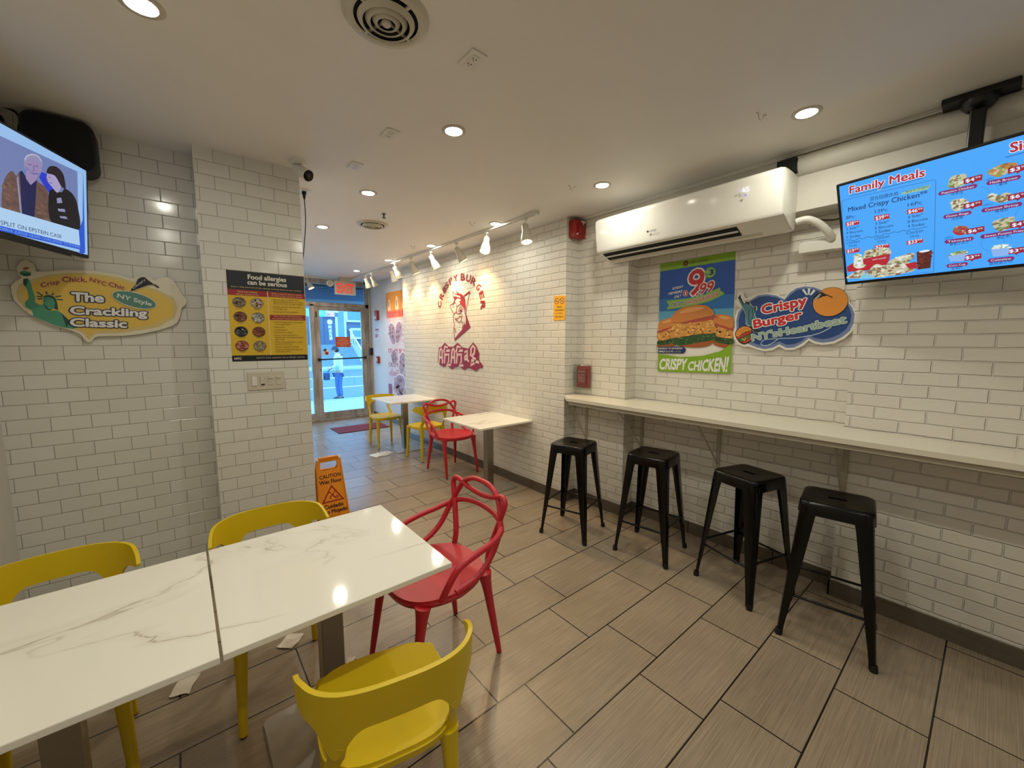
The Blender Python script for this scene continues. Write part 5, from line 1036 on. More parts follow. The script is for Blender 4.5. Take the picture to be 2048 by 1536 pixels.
p.text('Food allergies', [(0.37,1.983),(0.586,1.984),(0.37,2.013)], PW, .045); p.text('can be serious', [(0.366,1.95),(0.589,1.949),(0.367,1.979)], PW, .045); p.text('Even a tiny amount of the allergy-causing food can be harmful', [(0.278,1.926),(0.675,1.926),(0.278,1.935)], PC, .02)
for s_, q_ in (('The 8 most common', [(0.308,1.895),(0.416,1.897),(0.308,1.906)]), ('allergy-causing foods:', [(0.301,1.881),(0.423,1.882),(0.301,1.891)]), ('When a customer informs a server', [(0.496,1.897),(0.676,1.897),(0.496,1.907)]), ('of a food allergy, the server should:', [(0.495,1.884),(0.678,1.883),(0.495,1.893)]), ('How kitchen staff and servers', [(0.503,1.748),(0.669,1.751),(0.503,1.758)]), ('can prevent cross-contamination:', [(0.492,1.733),(0.681,1.736),(0.492,1.743)])): p.text(s_, q_, PC, .01)
cs = [(0.314,1.833),(0.411,1.832),(0.315,1.742),(0.411,1.74),(0.314,1.648),(0.411,1.648),(0.314,1.558),(0.411,1.556)]
pal = [[(150, 138, 118), (70, 56, 44)], [(190, 180, 170), (130, 70, 40), (210, 206, 200)], [(150, 110, 90), (80, 40, 30)], [(160, 158, 150), (200, 196, 190)], [(60, 62, 70), (130, 130, 130)], [(150, 90, 60), (110, 50, 34)], [(160, 80, 60), (190, 130, 110)], [(170, 160, 130), (120, 100, 60)]]
caps = ['Peanuts', 'Eggs', 'Tree Nuts', 'Milk', 'Fish', 'Wheat', 'Shellfish', 'Soy']; r_ = 0.036
for i, c in enumerate(cs):
    p.ell(c, r_, r_ * .92, ink(70, 40, 14)); p.ell(c, r_ * .95, r_ * .87, ink(*[max(0, v - 40) for v in pal[i][0]]))
    cir = [(c[0] + r_ * .8 * math.cos(a * .4), c[1] + r_ * .72 * math.sin(a * .4)) for a in range(16)]; p.blobs(cir, [ink(*v) for v in pal[i]], 26, r_ * .24, 60 + i)
    p.text(caps[i], [(c[0] - .018, c[1] - r_ * 1.14), (c[0] + .018, c[1] - r_ * 1.14), (c[0] - .018, c[1] - r_ * .98)], TX, .02)
bl = [('• Ask the chef or manager if the', 620, 437, 918, 446), ('allergy-causing food is in, or comes', 640, 458, 960, 472), ('into contact with, the dish ordered', 640, 480, 962, 496), ('• Tell the customer what the chef', 622, 515, 935, 524), ('or manager says', 642, 538, 790, 546), ('• Never guess! Ask questions!', 625, 570, 915, 577), ('• Check all ingredients; read labels', 630, 682, 965, 688), ('on packaged foods', 650, 706, 828, 710), ('• Wash hands', 634, 738, 765, 740), ('• Change gloves', 637, 768, 792, 770), ('• Clean work surfaces', 640, 797, 850, 798), ('• Never use the equipment or', 642, 827, 912, 828), ('utensils that were used to prepare', 658, 850, 970, 852), ('other foods', 658, 873, 762, 874), ('• Never use oils that were used to', 646, 902, 962, 902), ('prepare other foods', 662, 924, 845, 924), ('• Prevent splashes and spills', 650, 956, 920, 954), ('• Keep the finished dish separate', 652, 985, 960, 983), ('from other dishes', 668, 1008, 830, 1006)]
BLP = [(0.494,1.858),(0.656,1.863),(0.503,1.846),(0.68,1.848),(0.503,1.833),(0.68,1.834),(0.492,1.812),(0.664,1.815),(0.502,1.798),(0.582,1.798),(0.492,1.779),(0.651,1.782),(0.491,1.712),(0.676,1.713),(0.501,1.697),(0.597,1.698),(0.491,1.678),(0.562,1.678),(0.492,1.66),(0.576,1.66),(0.492,1.642),(0.607,1.643),(0.492,1.624),(0.641,1.625),(0.5,1.61),(0.674,1.61),(0.5,1.596),(0.556,1.596),(0.492,1.579),(0.667,1.579),(0.5,1.565),(0.6,1.565),(0.493,1.546),(0.642,1.546),(0.493,1.528),(0.664,1.527),(0.5,1.514),(0.589,1.514)]
for i, b_ in enumerate(bl): a_ = BLP[2 * i]; p.text(b_[0], [a_, BLP[2 * i + 1], (a_[0], a_[1] + .0080)], TX, .02)
p.text('NYC', [(0.268,1.47),(0.305,1.47),(0.268,1.484)], PW, .06); p.text('Call 911 if the customer has an allergic reaction', [(0.387,1.474),(0.673,1.474),(0.387,1.484)], PW, .02)
tag(p.build('allergy_poster'), 'black and yellow Food allergies can be serious poster on the tiled column', 'poster')

# ---- burger poster on the bar wall
p = onX(3.168)
p.board([(-1.873,2.231),(-1.277,2.239),(-1.259,1.344),(-1.855,1.33)], ink(228, 224, 214), .0006)
GR = ink(130, 172, 34); P1 = ink(22, 80, 172); P2 = ink(38, 116, 190); P3 = ink(92, 168, 206); BRED = ink(196, 34, 40); LG = ink(140, 184, 84)
p.poly([(-1.873,2.231),(-1.277,2.239),(-1.276,2.179),(-1.871,2.17)], GR)
p.poly([(-1.871,2.17),(-1.276,2.179),(-1.269,1.932),(-1.869,1.94)], P1); p.poly([(-1.869,1.94),(-1.269,1.932),(-1.269,1.83),(-1.867,1.837)], P2); p.poly([(-1.867,1.837),(-1.269,1.83),(-1.266,1.676),(-1.863,1.659)], P3)
p.ell([(-1.651,2.205)][0], .022, .022, ink(110, 24, 26)); p.stroke([(-1.66,2.2),(-1.653,2.214),(-1.642,2.202),(-1.649,2.194)], .005, GR); p.text('CRISPY CHICKEN', [(-1.616,2.197),(-1.474,2.199),(-1.618,2.215)], ink(96, 60, 20), .02)
p.text('9', [(-1.621,1.947),(-1.502,1.959),(-1.636,2.148)], BRED, .02, outline=WHI, ow=.035, slant=.10); p.text('.99', [(-1.553,1.946),(-1.427,1.966),(-1.552,2.029)], BRED, .03, outline=WHI, ow=.05, slant=.10)
c = [(-1.641,1.97)][0]; p.ell(c, .022, .024, WHI); p.ell(c, .019, .021, BRED); p.text('$', [(c[0] - .007, c[1] - .011), (c[0] + .008, c[1] - .010), (c[0] - .007, c[1] + .013)], WHI, .03)
c = [(-1.453,2.109)][0]; p.ell(c, .043, .042, ink(60, 140, 90)); p.poly([(-1.476,2.086),(-1.487,2.065),(-1.456,2.07)], ink(60, 140, 90)); p.ell(c, .038, .037, LG); p.text('x', [(-1.481,2.093),(-1.467,2.095),(-1.483,2.11)], NAVY, .03); p.text('3', [(-1.457,2.09),(-1.429,2.093),(-1.459,2.13)], NAVY, .06)
for s_, q_ in (('SUNDAY', [(-1.756,2.007),(-1.664,2.018),(-1.754,2.027)]), ('MEMBERS', [(-1.788,1.968),(-1.671,1.979),(-1.786,1.989)]), ('ONLY', [(-1.737,1.937),(-1.678,1.945),(-1.735,1.958)])): p.text(s_, q_, WHI, .025, slant=.15)
p.poly([(-1.802,1.923),(-1.607,1.928),(-1.489,1.947),(-1.374,1.99),(-1.368,1.966),(-1.334,1.94),(-1.376,1.92),(-1.44,1.893),(-1.582,1.863),(-1.798,1.85),(-1.781,1.883)], LG)
p.text('CRISPY', [(-1.759,1.866),(-1.655,1.875),(-1.758,1.9)], NAVY, .02, outline=WHI, ow=.05, slant=.1); p.text('CHICKEN', [(-1.639,1.876),(-1.514,1.896),(-1.639,1.908)], BRED, .02, outline=WHI, ow=.05, slant=.1); p.text('BURGER', [(-1.502,1.898),(-1.388,1.929),(-1.503,1.929)], BRED, .02, outline=WHI, ow=.05, slant=.1)
BUN = ink(204, 128, 62); BUND = ink(160, 86, 38); BUNL = ink(226, 160, 92); HAM = ink(176, 70, 62); CHK = ink(206, 140, 62); CHD = ink(130, 74, 34); CHL = ink(232, 184, 108); LET = ink(46, 78, 38); LEL = ink(96, 130, 66); LED_ = ink(28, 48, 26)
def burger(top, hi, ham, chk, let, bot, sd, n):
    p.poly(bot, BUND, sm=True); p.poly(let, LET, sm=True); p.blobs(let, [LEL, LED_, LET], n, .010, sd + 1); p.poly(chk, CHK, sm=True); p.blobs(chk, [CHD, CHL, CHK, CHL], int(n * 1.6), .011, sd); p.poly(ham, HAM, sm=True); p.poly(top, BUN, sm=True); p.poly(hi, BUNL, sm=True)
burger([(-1.861,1.678),(-1.862,1.744),(-1.819,1.769),(-1.749,1.78),(-1.721,1.75),(-1.746,1.708),(-1.808,1.691)], [(-1.842,1.74),(-1.787,1.764),(-1.748,1.766),(-1.763,1.745)], [(-1.861,1.678),(-1.754,1.708),(-1.749,1.694),(-1.86,1.655)], [(-1.861,1.659),(-1.753,1.697),(-1.749,1.614),(-1.86,1.595)], [(-1.861,1.592),(-1.749,1.61),(-1.751,1.566),(-1.86,1.554)], [(-1.86,1.558),(-1.716,1.574),(-1.734,1.539),(-1.859,1.536)], 70, 18)
burger([(-1.401,1.732),(-1.404,1.782),(-1.337,1.787),(-1.27,1.76),(-1.268,1.686),(-1.326,1.7)], [(-1.374,1.774),(-1.33,1.776),(-1.285,1.757),(-1.328,1.749)], [(-1.398,1.725),(-1.326,1.7),(-1.268,1.689),(-1.268,1.666),(-1.397,1.709)], [(-1.406,1.702),(-1.269,1.663),(-1.268,1.608),(-1.403,1.635)], [(-1.405,1.639),(-1.269,1.611),(-1.269,1.563),(-1.397,1.588)], [(-1.394,1.592),(-1.269,1.566),(-1.282,1.534),(-1.385,1.555)], 74, 20)
burger([(-1.752,1.759),(-1.735,1.808),(-1.669,1.853),(-1.554,1.869),(-1.471,1.862),(-1.421,1.826),(-1.407,1.785),(-1.467,1.773),(-1.598,1.751),(-1.694,1.739)], [(-1.682,1.813),(-1.625,1.848),(-1.526,1.856),(-1.484,1.843),(-1.566,1.821)], [(-1.734,1.744),(-1.598,1.751),(-1.404,1.777),(-1.396,1.764),(-1.479,1.741),(-1.663,1.733)], [(-1.709,1.739),(-1.619,1.729),(-1.422,1.753),(-1.395,1.692),(-1.405,1.649),(-1.515,1.643),(-1.703,1.617),(-1.753,1.621),(-1.755,1.672),(-1.737,1.715)], [(-1.751,1.595),(-1.666,1.627),(-1.515,1.64),(-1.392,1.652),(-1.403,1.598),(-1.512,1.577),(-1.625,1.556),(-1.7,1.554)], [(-1.701,1.563),(-1.512,1.579),(-1.404,1.6),(-1.422,1.558),(-1.51,1.538),(-1.625,1.542)], 78, 46)
p.poly([(-1.859,1.479),(-1.658,1.458),(-1.478,1.472),(-1.347,1.511),(-1.264,1.567),(-1.259,1.344),(-1.855,1.33)], GR)
p.poly([(-1.859,1.539),(-1.636,1.546),(-1.612,1.517),(-1.631,1.488),(-1.86,1.485)], NAVY); p.text('MONDAY TO SATURDAY', [(-1.853,1.518),(-1.638,1.523),(-1.853,1.533)], WHI, .02); p.text('ONLY', [(-1.852,1.493),(-1.789,1.494),(-1.852,1.509)], WHI, .04); p.text('$13.99', [(-1.782,1.494),(-1.722,1.496),(-1.782,1.509)], WHI); p.text('(12PCS)', [(-1.713,1.496),(-1.655,1.497),(-1.713,1.508)], ink(170, 190, 220))
p.text('CRISPY', [(-1.841,1.35),(-1.607,1.357),(-1.839,1.441)], WHI, .05, slant=.08); p.text('CHICKEN!', [(-1.589,1.355),(-1.288,1.36),(-1.589,1.422)], WHI, .05, slant=.08, grow=1.75)
tag(p.build('burger_poster'), 'tall CRISPY CHICKEN burger poster with a 9.99 price on the bar wall', 'poster')

# ---- blue cloud sign
p = onX(3.145)
p.board([(-1.247,1.857),(-1.255,1.878),(-1.24,1.895),(-1.24,1.927),(-1.227,1.941),(-1.2,1.936),(-1.193,1.907),(-1.182,1.891),(-1.155,1.901),(-1.136,1.908),(-1.104,1.917),(-1.045,1.921),(-0.991,1.906),(-0.944,1.88),(-0.92,1.916),(-0.88,1.943),(-0.832,1.948),(-0.781,1.938),(-0.744,1.915),(-0.72,1.922),(-0.687,1.922),(-0.646,1.906),(-0.616,1.877),(-0.6,1.841),(-0.596,1.816),(-0.572,1.786),(-0.558,1.744),(-0.558,1.697),(-0.575,1.644),(-0.607,1.604),(-0.655,1.573),(-0.714,1.563),(-0.757,1.572),(-0.788,1.591),(-0.819,1.556),(-0.866,1.53),(-0.912,1.527),(-0.953,1.55),(-0.99,1.526),(-1.039,1.517),(-1.09,1.529),(-1.139,1.549),(-1.173,1.546),(-1.218,1.564),(-1.246,1.608),(-1.254,1.651),(-1.242,1.693),(-1.248,1.757),(-1.238,1.804),(-1.211,1.828)], ink(226, 222, 212), .018)
p.poly([(-1.14,1.884),(-1.103,1.905),(-1.045,1.908),(-0.991,1.895),(-0.942,1.866),(-0.915,1.906),(-0.876,1.933),(-0.832,1.939),(-0.781,1.929),(-0.737,1.903),(-0.624,1.845),(-0.584,1.789),(-0.568,1.745),(-0.57,1.697),(-0.586,1.648),(-0.619,1.613),(-0.66,1.586),(-0.715,1.577),(-0.754,1.586),(-0.79,1.607),(-0.824,1.572),(-0.867,1.545),(-0.909,1.542),(-0.953,1.566),(-0.991,1.543),(-1.04,1.532),(-1.091,1.544),(-1.14,1.565),(-1.191,1.607),(-1.23,1.661),(-1.237,1.735),(-1.227,1.793),(-1.198,1.838)], ink(112, 128, 170))
p.poly([(-1.13,1.877),(-1.094,1.894),(-1.044,1.896),(-0.99,1.883),(-0.941,1.854),(-0.91,1.892),(-0.871,1.922),(-0.831,1.926),(-0.78,1.916),(-0.736,1.89),(-0.631,1.836),(-0.598,1.79),(-0.584,1.746),(-0.586,1.702),(-0.604,1.658),(-0.637,1.628),(-0.669,1.61),(-0.716,1.599),(-0.755,1.606),(-0.794,1.628),(-0.829,1.588),(-0.868,1.567),(-0.91,1.564),(-0.954,1.586),(-0.992,1.566),(-1.037,1.558),(-1.088,1.565),(-1.132,1.585),(-1.182,1.627),(-1.216,1.682),(-1.222,1.735),(-1.212,1.787),(-1.184,1.832)], ink(28, 66, 126))
p.stroke([(-0.674,1.678),(-0.691,1.664),(-0.738,1.637),(-0.795,1.62),(-0.875,1.608),(-0.96,1.605),(-1.039,1.598),(-1.061,1.581),(-1.064,1.566),(-1.05,1.558),(-1.023,1.56),(-0.989,1.578),(-0.96,1.607)], .004, ink(206, 216, 226), sm=4)
for q_ in ([(-0.846,1.918),(-0.835,1.924),(-0.812,1.883),(-0.824,1.885)], [(-0.815,1.925),(-0.801,1.924),(-0.804,1.884),(-0.813,1.885)], [(-0.785,1.916),(-0.772,1.906),(-0.794,1.879),(-0.803,1.883)]): p.poly(q_, ink(216, 224, 220))
# statue and burger
TD = ink(30, 46, 52)
p.poly([(-1.237,1.895),(-1.227,1.915),(-1.217,1.925),(-1.212,1.901),(-1.191,1.858),(-1.18,1.873),(-1.153,1.868),(-1.144,1.845),(-1.126,1.828),(-1.106,1.832),(-1.103,1.811),(-1.111,1.792),(-1.115,1.771),(-1.1,1.738),(-1.125,1.73),(-1.128,1.69),(-1.077,1.663),(-1.073,1.645),(-1.116,1.651),(-1.147,1.69),(-1.17,1.707),(-1.176,1.774),(-1.194,1.817),(-1.206,1.832)], ink(222, 218, 208)); p.poly([(-1.234,1.898),(-1.226,1.914),(-1.217,1.922),(-1.215,1.901),(-1.19,1.854),(-1.182,1.868),(-1.155,1.865),(-1.148,1.844),(-1.127,1.827),(-1.11,1.828),(-1.11,1.791),(-1.119,1.772),(-1.104,1.74),(-1.127,1.731),(-1.13,1.69),(-1.148,1.696),(-1.167,1.708),(-1.175,1.774),(-1.192,1.817),(-1.203,1.834)], ink(74, 124, 132))
p.poly([(-1.234,1.898),(-1.226,1.914),(-1.217,1.922),(-1.215,1.901),(-1.191,1.855),(-1.194,1.843),(-1.217,1.886)], TD); p.poly([(-1.182,1.868),(-1.155,1.865),(-1.151,1.85),(-1.166,1.846),(-1.18,1.855)], TD); p.stroke([(-1.17,1.846),(-1.167,1.836)], .012, ink(86, 140, 146)); p.stroke([(-1.155,1.814),(-1.155,1.763),(-1.144,1.701)], .004, TD); p.stroke([(-1.136,1.824),(-1.128,1.772),(-1.139,1.711)], .004, TD); p.poly([(-1.122,1.825),(-1.11,1.828),(-1.11,1.797),(-1.117,1.787)], TD); p.poly([(-1.148,1.696),(-1.128,1.69),(-1.077,1.663),(-1.073,1.647),(-1.115,1.652)], TD)
for s_ in ([(-1.182,1.868),(-1.19,1.878)], [(-1.174,1.869),(-1.179,1.88)], [(-1.166,1.868),(-1.166,1.882)], [(-1.159,1.866),(-1.152,1.877)], [(-1.153,1.862),(-1.141,1.869)], [(-1.151,1.856),(-1.138,1.858)]): p.stroke(s_, .003, TD)
bu = ink(222, 142, 52); bd = ink(60, 26, 16)
p.poly([(-1.239,1.637),(-1.232,1.666),(-1.201,1.692),(-1.167,1.697),(-1.137,1.685),(-1.126,1.659),(-1.125,1.628),(-1.126,1.592),(-1.166,1.564),(-1.204,1.576),(-1.228,1.608)], bd, sm=True); p.poly([(-1.234,1.64),(-1.226,1.663),(-1.198,1.688),(-1.167,1.692),(-1.141,1.681),(-1.134,1.664),(-1.179,1.649),(-1.217,1.622),(-1.231,1.624)], bu, sm=True); p.poly([(-1.227,1.617),(-1.178,1.644),(-1.132,1.659),(-1.129,1.648),(-1.177,1.623),(-1.22,1.601)], ink(178, 60, 46)); p.poly([(-1.215,1.597),(-1.172,1.62),(-1.128,1.641),(-1.127,1.623),(-1.166,1.592),(-1.2,1.584)], ink(90, 110, 40)); p.poly([(-1.199,1.581),(-1.165,1.587),(-1.128,1.619),(-1.13,1.597),(-1.164,1.572)], ink(196, 74, 52)); p.stroke([(-1.191,1.607),(-1.171,1.592),(-1.167,1.613)], .006, ink(230, 200, 120))
for q_ in [(-1.209,1.66),(-1.195,1.671),(-1.18,1.678),(-1.166,1.68),(-1.184,1.66),(-1.198,1.649),(-1.17,1.668),(-1.154,1.674),(-1.148,1.664),(-1.165,1.657)]: p.ell(q_, .0035, .0022, bd, n=8)
for s_, q_ in (('Crispy', [(-1.067,1.775),(-0.814,1.823),(-1.077,1.838)]), ('Burger', [(-1.113,1.68),(-0.834,1.737),(-1.123,1.738)])): p.text(s_, q_, ink(198, 36, 44), .05, outline=WHI, ow=.05)
p.text("NY's", [(-1.119,1.588),(-0.964,1.621),(-1.126,1.638)], ink(150, 170, 158), .05, outline=ink(206, 222, 214), ow=.025); p.text('Heartbeat', [(-0.95,1.622),(-0.605,1.699),(-0.959,1.672)], ink(150, 170, 158), .05, outline=ink(206, 222, 214), ow=.025)
c = [(-0.693,1.83),(-0.604,1.823),(-0.699,1.92)]; p.ell(c[0], c[1][0] - c[0][0], c[2][1] - c[0][1], ink(24, 20, 18)); p.ell(c[0], (c[1][0] - c[0][0]) * .98, (c[2][1] - c[0][1]) * .975, ink(222, 142, 52))
p.poly([(-0.785,1.839),(-0.784,1.859),(-0.77,1.881),(-0.742,1.898),(-0.705,1.871),(-0.734,1.865),(-0.76,1.852)], ink(18, 16, 18)); p.text('CRISPY', [(-0.774,1.841),(-0.738,1.879),(-0.781,1.851)], WHI, .03); p.stroke([(-0.709,1.873),(-0.682,1.856)], .006, ink(40, 26, 18))
tag(p.build('wall_sign'), 'blue cloud-shaped Crispy Burger sign on the bar wall right of the burger poster', 'sign')

# ---- painted emblem on the brick wall
p = onX(2.8385); p.step = .00006
RB = ink(140, 30, 34); RM = ink(146, 36, 58); PK = ink(228, 196, 188)
for ch, q_ in (('C', [(-4.967,2.05),(-4.967,2.135),(-5.062,2.058)]), ('R', [(-4.935,2.146),(-4.89,2.211),(-5.024,2.198)]), ('I', [(-4.87,2.238),(-4.833,2.265),(-4.926,2.306)]), ('S', [(-4.822,2.285),(-4.753,2.325),(-4.865,2.351)]), ('P', [(-4.722,2.329),(-4.652,2.365),(-4.764,2.405)]), ('Y', [(-4.615,2.356),(-4.529,2.366),(-4.638,2.439)]), ('B', [(-4.456,2.359),(-4.367,2.348),(-4.454,2.448)]), ('U', [(-4.341,2.34),(-4.249,2.319),(-4.315,2.421)]), ('R', [(-4.236,2.3),(-4.151,2.258),(-4.189,2.377)]), ('G', [(-4.126,2.227),(-4.073,2.192),(-4.059,2.283)]), ('E', [(-4.055,2.162),(-4.027,2.088),(-3.974,2.189)]), ('R', [(-4.024,2.065),(-4.02,1.969),(-3.931,2.058)])):
    p.text(ch, q_, RB, .05)
p.poly([(-4.586,2.269),(-4.561,2.234),(-4.518,2.207),(-4.433,2.18),(-4.383,2.151),(-4.361,2.095),(-4.356,2.005),(-4.402,2.044),(-4.452,2.075),(-4.504,2.088),(-4.455,2.111),(-4.485,2.132),(-4.554,2.145),(-4.608,2.123),(-4.63,2.115),(-4.616,2.142),(-4.642,2.174),(-4.571,2.166),(-4.519,2.153),(-4.468,2.138),(-4.484,2.168),(-4.553,2.192)], RB)
p.poly([(-4.469,2.112),(-4.361,2.095),(-4.357,1.97),(-4.406,2.027),(-4.478,2.068)], ink(176, 38, 44))
p.poly([(-4.358,1.925),(-4.33,1.901),(-4.247,1.759),(-4.626,1.591),(-4.63,1.618),(-4.531,1.683),(-4.447,1.732),(-4.394,1.8),(-4.407,1.845),(-4.358,1.789),(-4.348,1.861)], RM)
LWD = .010
for s_ in ([(-4.658,2.246),(-4.615,2.209),(-4.518,2.187),(-4.433,2.184)], [(-4.658,2.246),(-4.653,2.182),(-4.617,2.133),(-4.641,2.093),(-4.655,2.031)], [(-4.618,2.087),(-4.737,2.057),(-4.645,1.956)], [(-4.645,1.956),(-4.651,1.873),(-4.634,1.807),(-4.645,1.741),(-4.626,1.599)], [(-4.383,2.158),(-4.255,2.2)], [(-4.255,2.2),(-4.351,1.951),(-4.322,1.896)], [(-4.577,1.959),(-4.564,2.028),(-4.583,2.08),(-4.627,2.097)], [(-4.564,2.028),(-4.513,2.052),(-4.453,2.059),(-4.42,2.027)], [(-4.524,1.97),(-4.506,2.005),(-4.467,2.026),(-4.437,2.006),(-4.446,1.961)], [(-4.645,1.939),(-4.577,1.962),(-4.528,1.941),(-4.472,1.951),(-4.446,1.92),(-4.464,1.857),(-4.51,1.829),(-4.553,1.856),(-4.611,1.879),(-4.526,1.885),(-4.491,1.911),(-4.457,1.888)], [(-4.453,2.061),(-4.403,2.008),(-4.358,1.925),(-4.336,1.879)], [(-4.449,1.847),(-4.421,1.791),(-4.434,1.737)], [(-4.627,1.76),(-4.601,1.721),(-4.619,1.703)], [(-4.642,2.172),(-4.608,2.142),(-4.617,2.115)]): p.stroke(s_, LWD, RB, sm=3)
p.stroke([(-4.383,2.158),(-4.255,2.2)], .022, RB); p.poly([(-4.503,1.97),(-4.471,2.002),(-4.444,1.993),(-4.452,1.961)], RB)
p.poly([(-5.095,1.294),(-5.051,1.499),(-4.976,1.509),(-4.885,1.568),(-4.776,1.512),(-4.661,1.513),(-4.555,1.569),(-4.431,1.506),(-4.297,1.494),(-4.191,1.573),(-4.121,1.528),(-4.06,1.441),(-4.069,1.361),(-3.979,1.286),(-3.994,1.259),(-4.047,1.261),(-4.129,1.215),(-4.269,1.245),(-4.335,1.241),(-4.386,1.216),(-4.472,1.234),(-4.506,1.256),(-4.632,1.236),(-4.706,1.207),(-4.78,1.233),(-4.837,1.257),(-4.916,1.226),(-5.015,1.246)], RM)
SWD = .040
for s_ in ([(-5.059,1.277),(-5.024,1.459),(-4.991,1.484),(-4.963,1.46),(-4.962,1.277)], [(-5.031,1.357),(-4.959,1.362)], [(-4.917,1.429),(-4.883,1.515),(-4.806,1.502),(-4.854,1.452),(-4.751,1.463)], [(-4.882,1.427),(-4.906,1.28)], [(-4.863,1.397),(-4.779,1.412),(-4.793,1.306),(-4.845,1.262),(-4.73,1.268)], [(-4.726,1.287),(-4.695,1.465),(-4.665,1.489),(-4.636,1.466),(-4.634,1.289)], [(-4.701,1.368),(-4.635,1.372)], [(-4.594,1.436),(-4.56,1.519),(-4.479,1.506),(-4.529,1.458),(-4.428,1.469)], [(-4.562,1.434),(-4.587,1.29)], [(-4.541,1.406),(-4.464,1.42),(-4.473,1.309),(-4.527,1.267),(-4.419,1.273)], [(-4.388,1.441),(-4.327,1.471),(-4.32,1.343),(-4.287,1.331)], [(-4.329,1.409),(-4.383,1.387),(-4.387,1.352),(-4.326,1.361)], [(-4.247,1.396),(-4.235,1.491),(-4.191,1.532),(-4.149,1.501),(-4.166,1.443),(-4.221,1.39)], [(-4.208,1.382),(-4.139,1.368),(-4.168,1.313),(-4.249,1.282),(-4.227,1.347),(-4.062,1.325)]): p.stroke(s_, SWD * .85, PK)
tag(p.build('wall_decal'), 'dark red CRISPY BURGER rooster emblem painted on the white brick wall', 'decal')

# ---- tall food poster on the entrance wall, its right part behind the brick wall
p = onX(3.1285); Yl, Yr, Zb, Zt = -7.58, -6.45, .56, 2.50
p.board([(Yl, Zb), (Yr, Zb), (Yr, Zt), (Yl, Zt)], ink(226, 214, 220), .001)
ORG = ink(236, 158, 50); ORR = ink(206, 60, 40); LIL = ink(170, 140, 160); CHB = ink(150, 104, 84); MAG = ink(158, 66, 92)
p.poly([(Yl, 2.16), (Yr, 2.16), (Yr, Zt), (Yl, Zt)], ORG); p.poly([(Yl, 2.02), (Yr, 2.02), (Yr, 2.16), (Yl, 2.16)], ink(232, 120, 60))
for x0, s0 in ((-7.45, 1.0), (-7.10, 1.25), (-6.80, 1.0)): p.poly([(x0 - .06, 2.16), (x0 - .07, 2.24), (x0 - .02, 2.24 + .14 * s0), (x0 + .04, 2.22 + .14 * s0), (x0 + .07, 2.26), (x0 + .08, 2.16)], ink(246, 222, 190)); p.stroke([(x0 - .01, 2.23), (x0 + .0, 2.24 + .08 * s0)], .025, CHB)
for z, h, c in ((2.05, .085, ORR), (1.965, .045, ink(230, 206, 196)), (1.37, .075, ORR), (1.105, .075, MAG), (.93, .07, ink(210, 130, 150))): p.text('CRISPY BURGER', [(Yl + .03, z), (Yr - .05, z), (Yl + .03, z + h)], c, .03)
for z in (1.80, 1.70, 1.60, 1.26, 1.03): 
    for k_ in range(9): p.ell((Yl + .06 + k_ * .13, z), .035, .028, ink(214, 170, 176) if k_ % 2 else ink(236, 226, 230))
def drum(c, w, h, rot, sd):
    ca, sa = math.cos(rot), math.sin(rot); T_ = lambda x, y: (c[0] + x * ca - y * sa, c[1] + x * sa + y * ca)
    o_ = [T_(w * .55 * math.cos(a) * (1 + .12 * math.sin(3 * a)), h * .55 * math.sin(a)) for a in [i * .35 for i in range(18)]]; i_ = [T_(w * .48 * math.cos(a) * (1 + .12 * math.sin(3 * a)), h * .48 * math.sin(a)) for a in [i * .35 for i in range(18)]]
    p.poly(o_, ink(240, 234, 236)); p.poly(i_, LIL); p.blobs(i_, [CHB, LIL, ink(196, 160, 150), ink(134, 100, 120)], 22, w * .13, sd)
drum((-7.33, 1.72), .30, .44, .4, 1); drum((-7.05, 1.75), .26, .42, -.4, 2); drum((-7.28, 1.28), .26, .30, .2, 3); drum((-6.92, 1.18), .26, .44, -.3, 4); drum((-7.06, .76), .50, .42, .3, 5); drum((-6.65, 1.6), .3, .4, .2, 6)
p.poly([(Yl, Zb), (Yl + .16, Zb), (Yl + .14, Zb + .20), (Yl, Zb + .20)], MAG)
tag(p.build('food_poster'), 'tall orange and pink fried chicken poster on the entrance wall', 'poster')

# ================================================================== STREET OUTSIDE
GZ = -.20
M_SIDE = mat('pale_sidewalk', (142, 142, 138), .8, var=.08, scale=3); M_ROAD = mat('asphalt', (76, 80, 86), .85, var=.12, scale=2); M_CURB = mat('curb_stone', (150, 150, 148), .8)
def stru(o, l): return struct(o, l)
stru(MB().box(-12, 22, 8.63, 12.35, GZ - .2, GZ + .06).build('sidewalk', M_SIDE, smooth=False), 'pale concrete sidewalk outside the door'); stru(MB().box(-12, 22, 12.35, 12.5, GZ - .2, GZ + .07).build('curb', M_CURB, smooth=False), 'curb edge')
stru(MB().box(-12, 40, 12.5, 26.0, GZ - .2, GZ).build('road', M_ROAD, smooth=False), 'street roadway'); stru(MB().box(-12, 40, 26.0, 40, GZ - .2, GZ + .10).build('far_sidewalk', M_SIDE, smooth=False), 'sidewalk across the street')
stru(MB().box(-12, 30, 16.2, 16.32, GZ, GZ + .004).box(-12, 30, 20.6, 20.75, GZ, GZ + .004).build('road_marking', ink(220, 222, 220), smooth=False), 'pale lane lines')
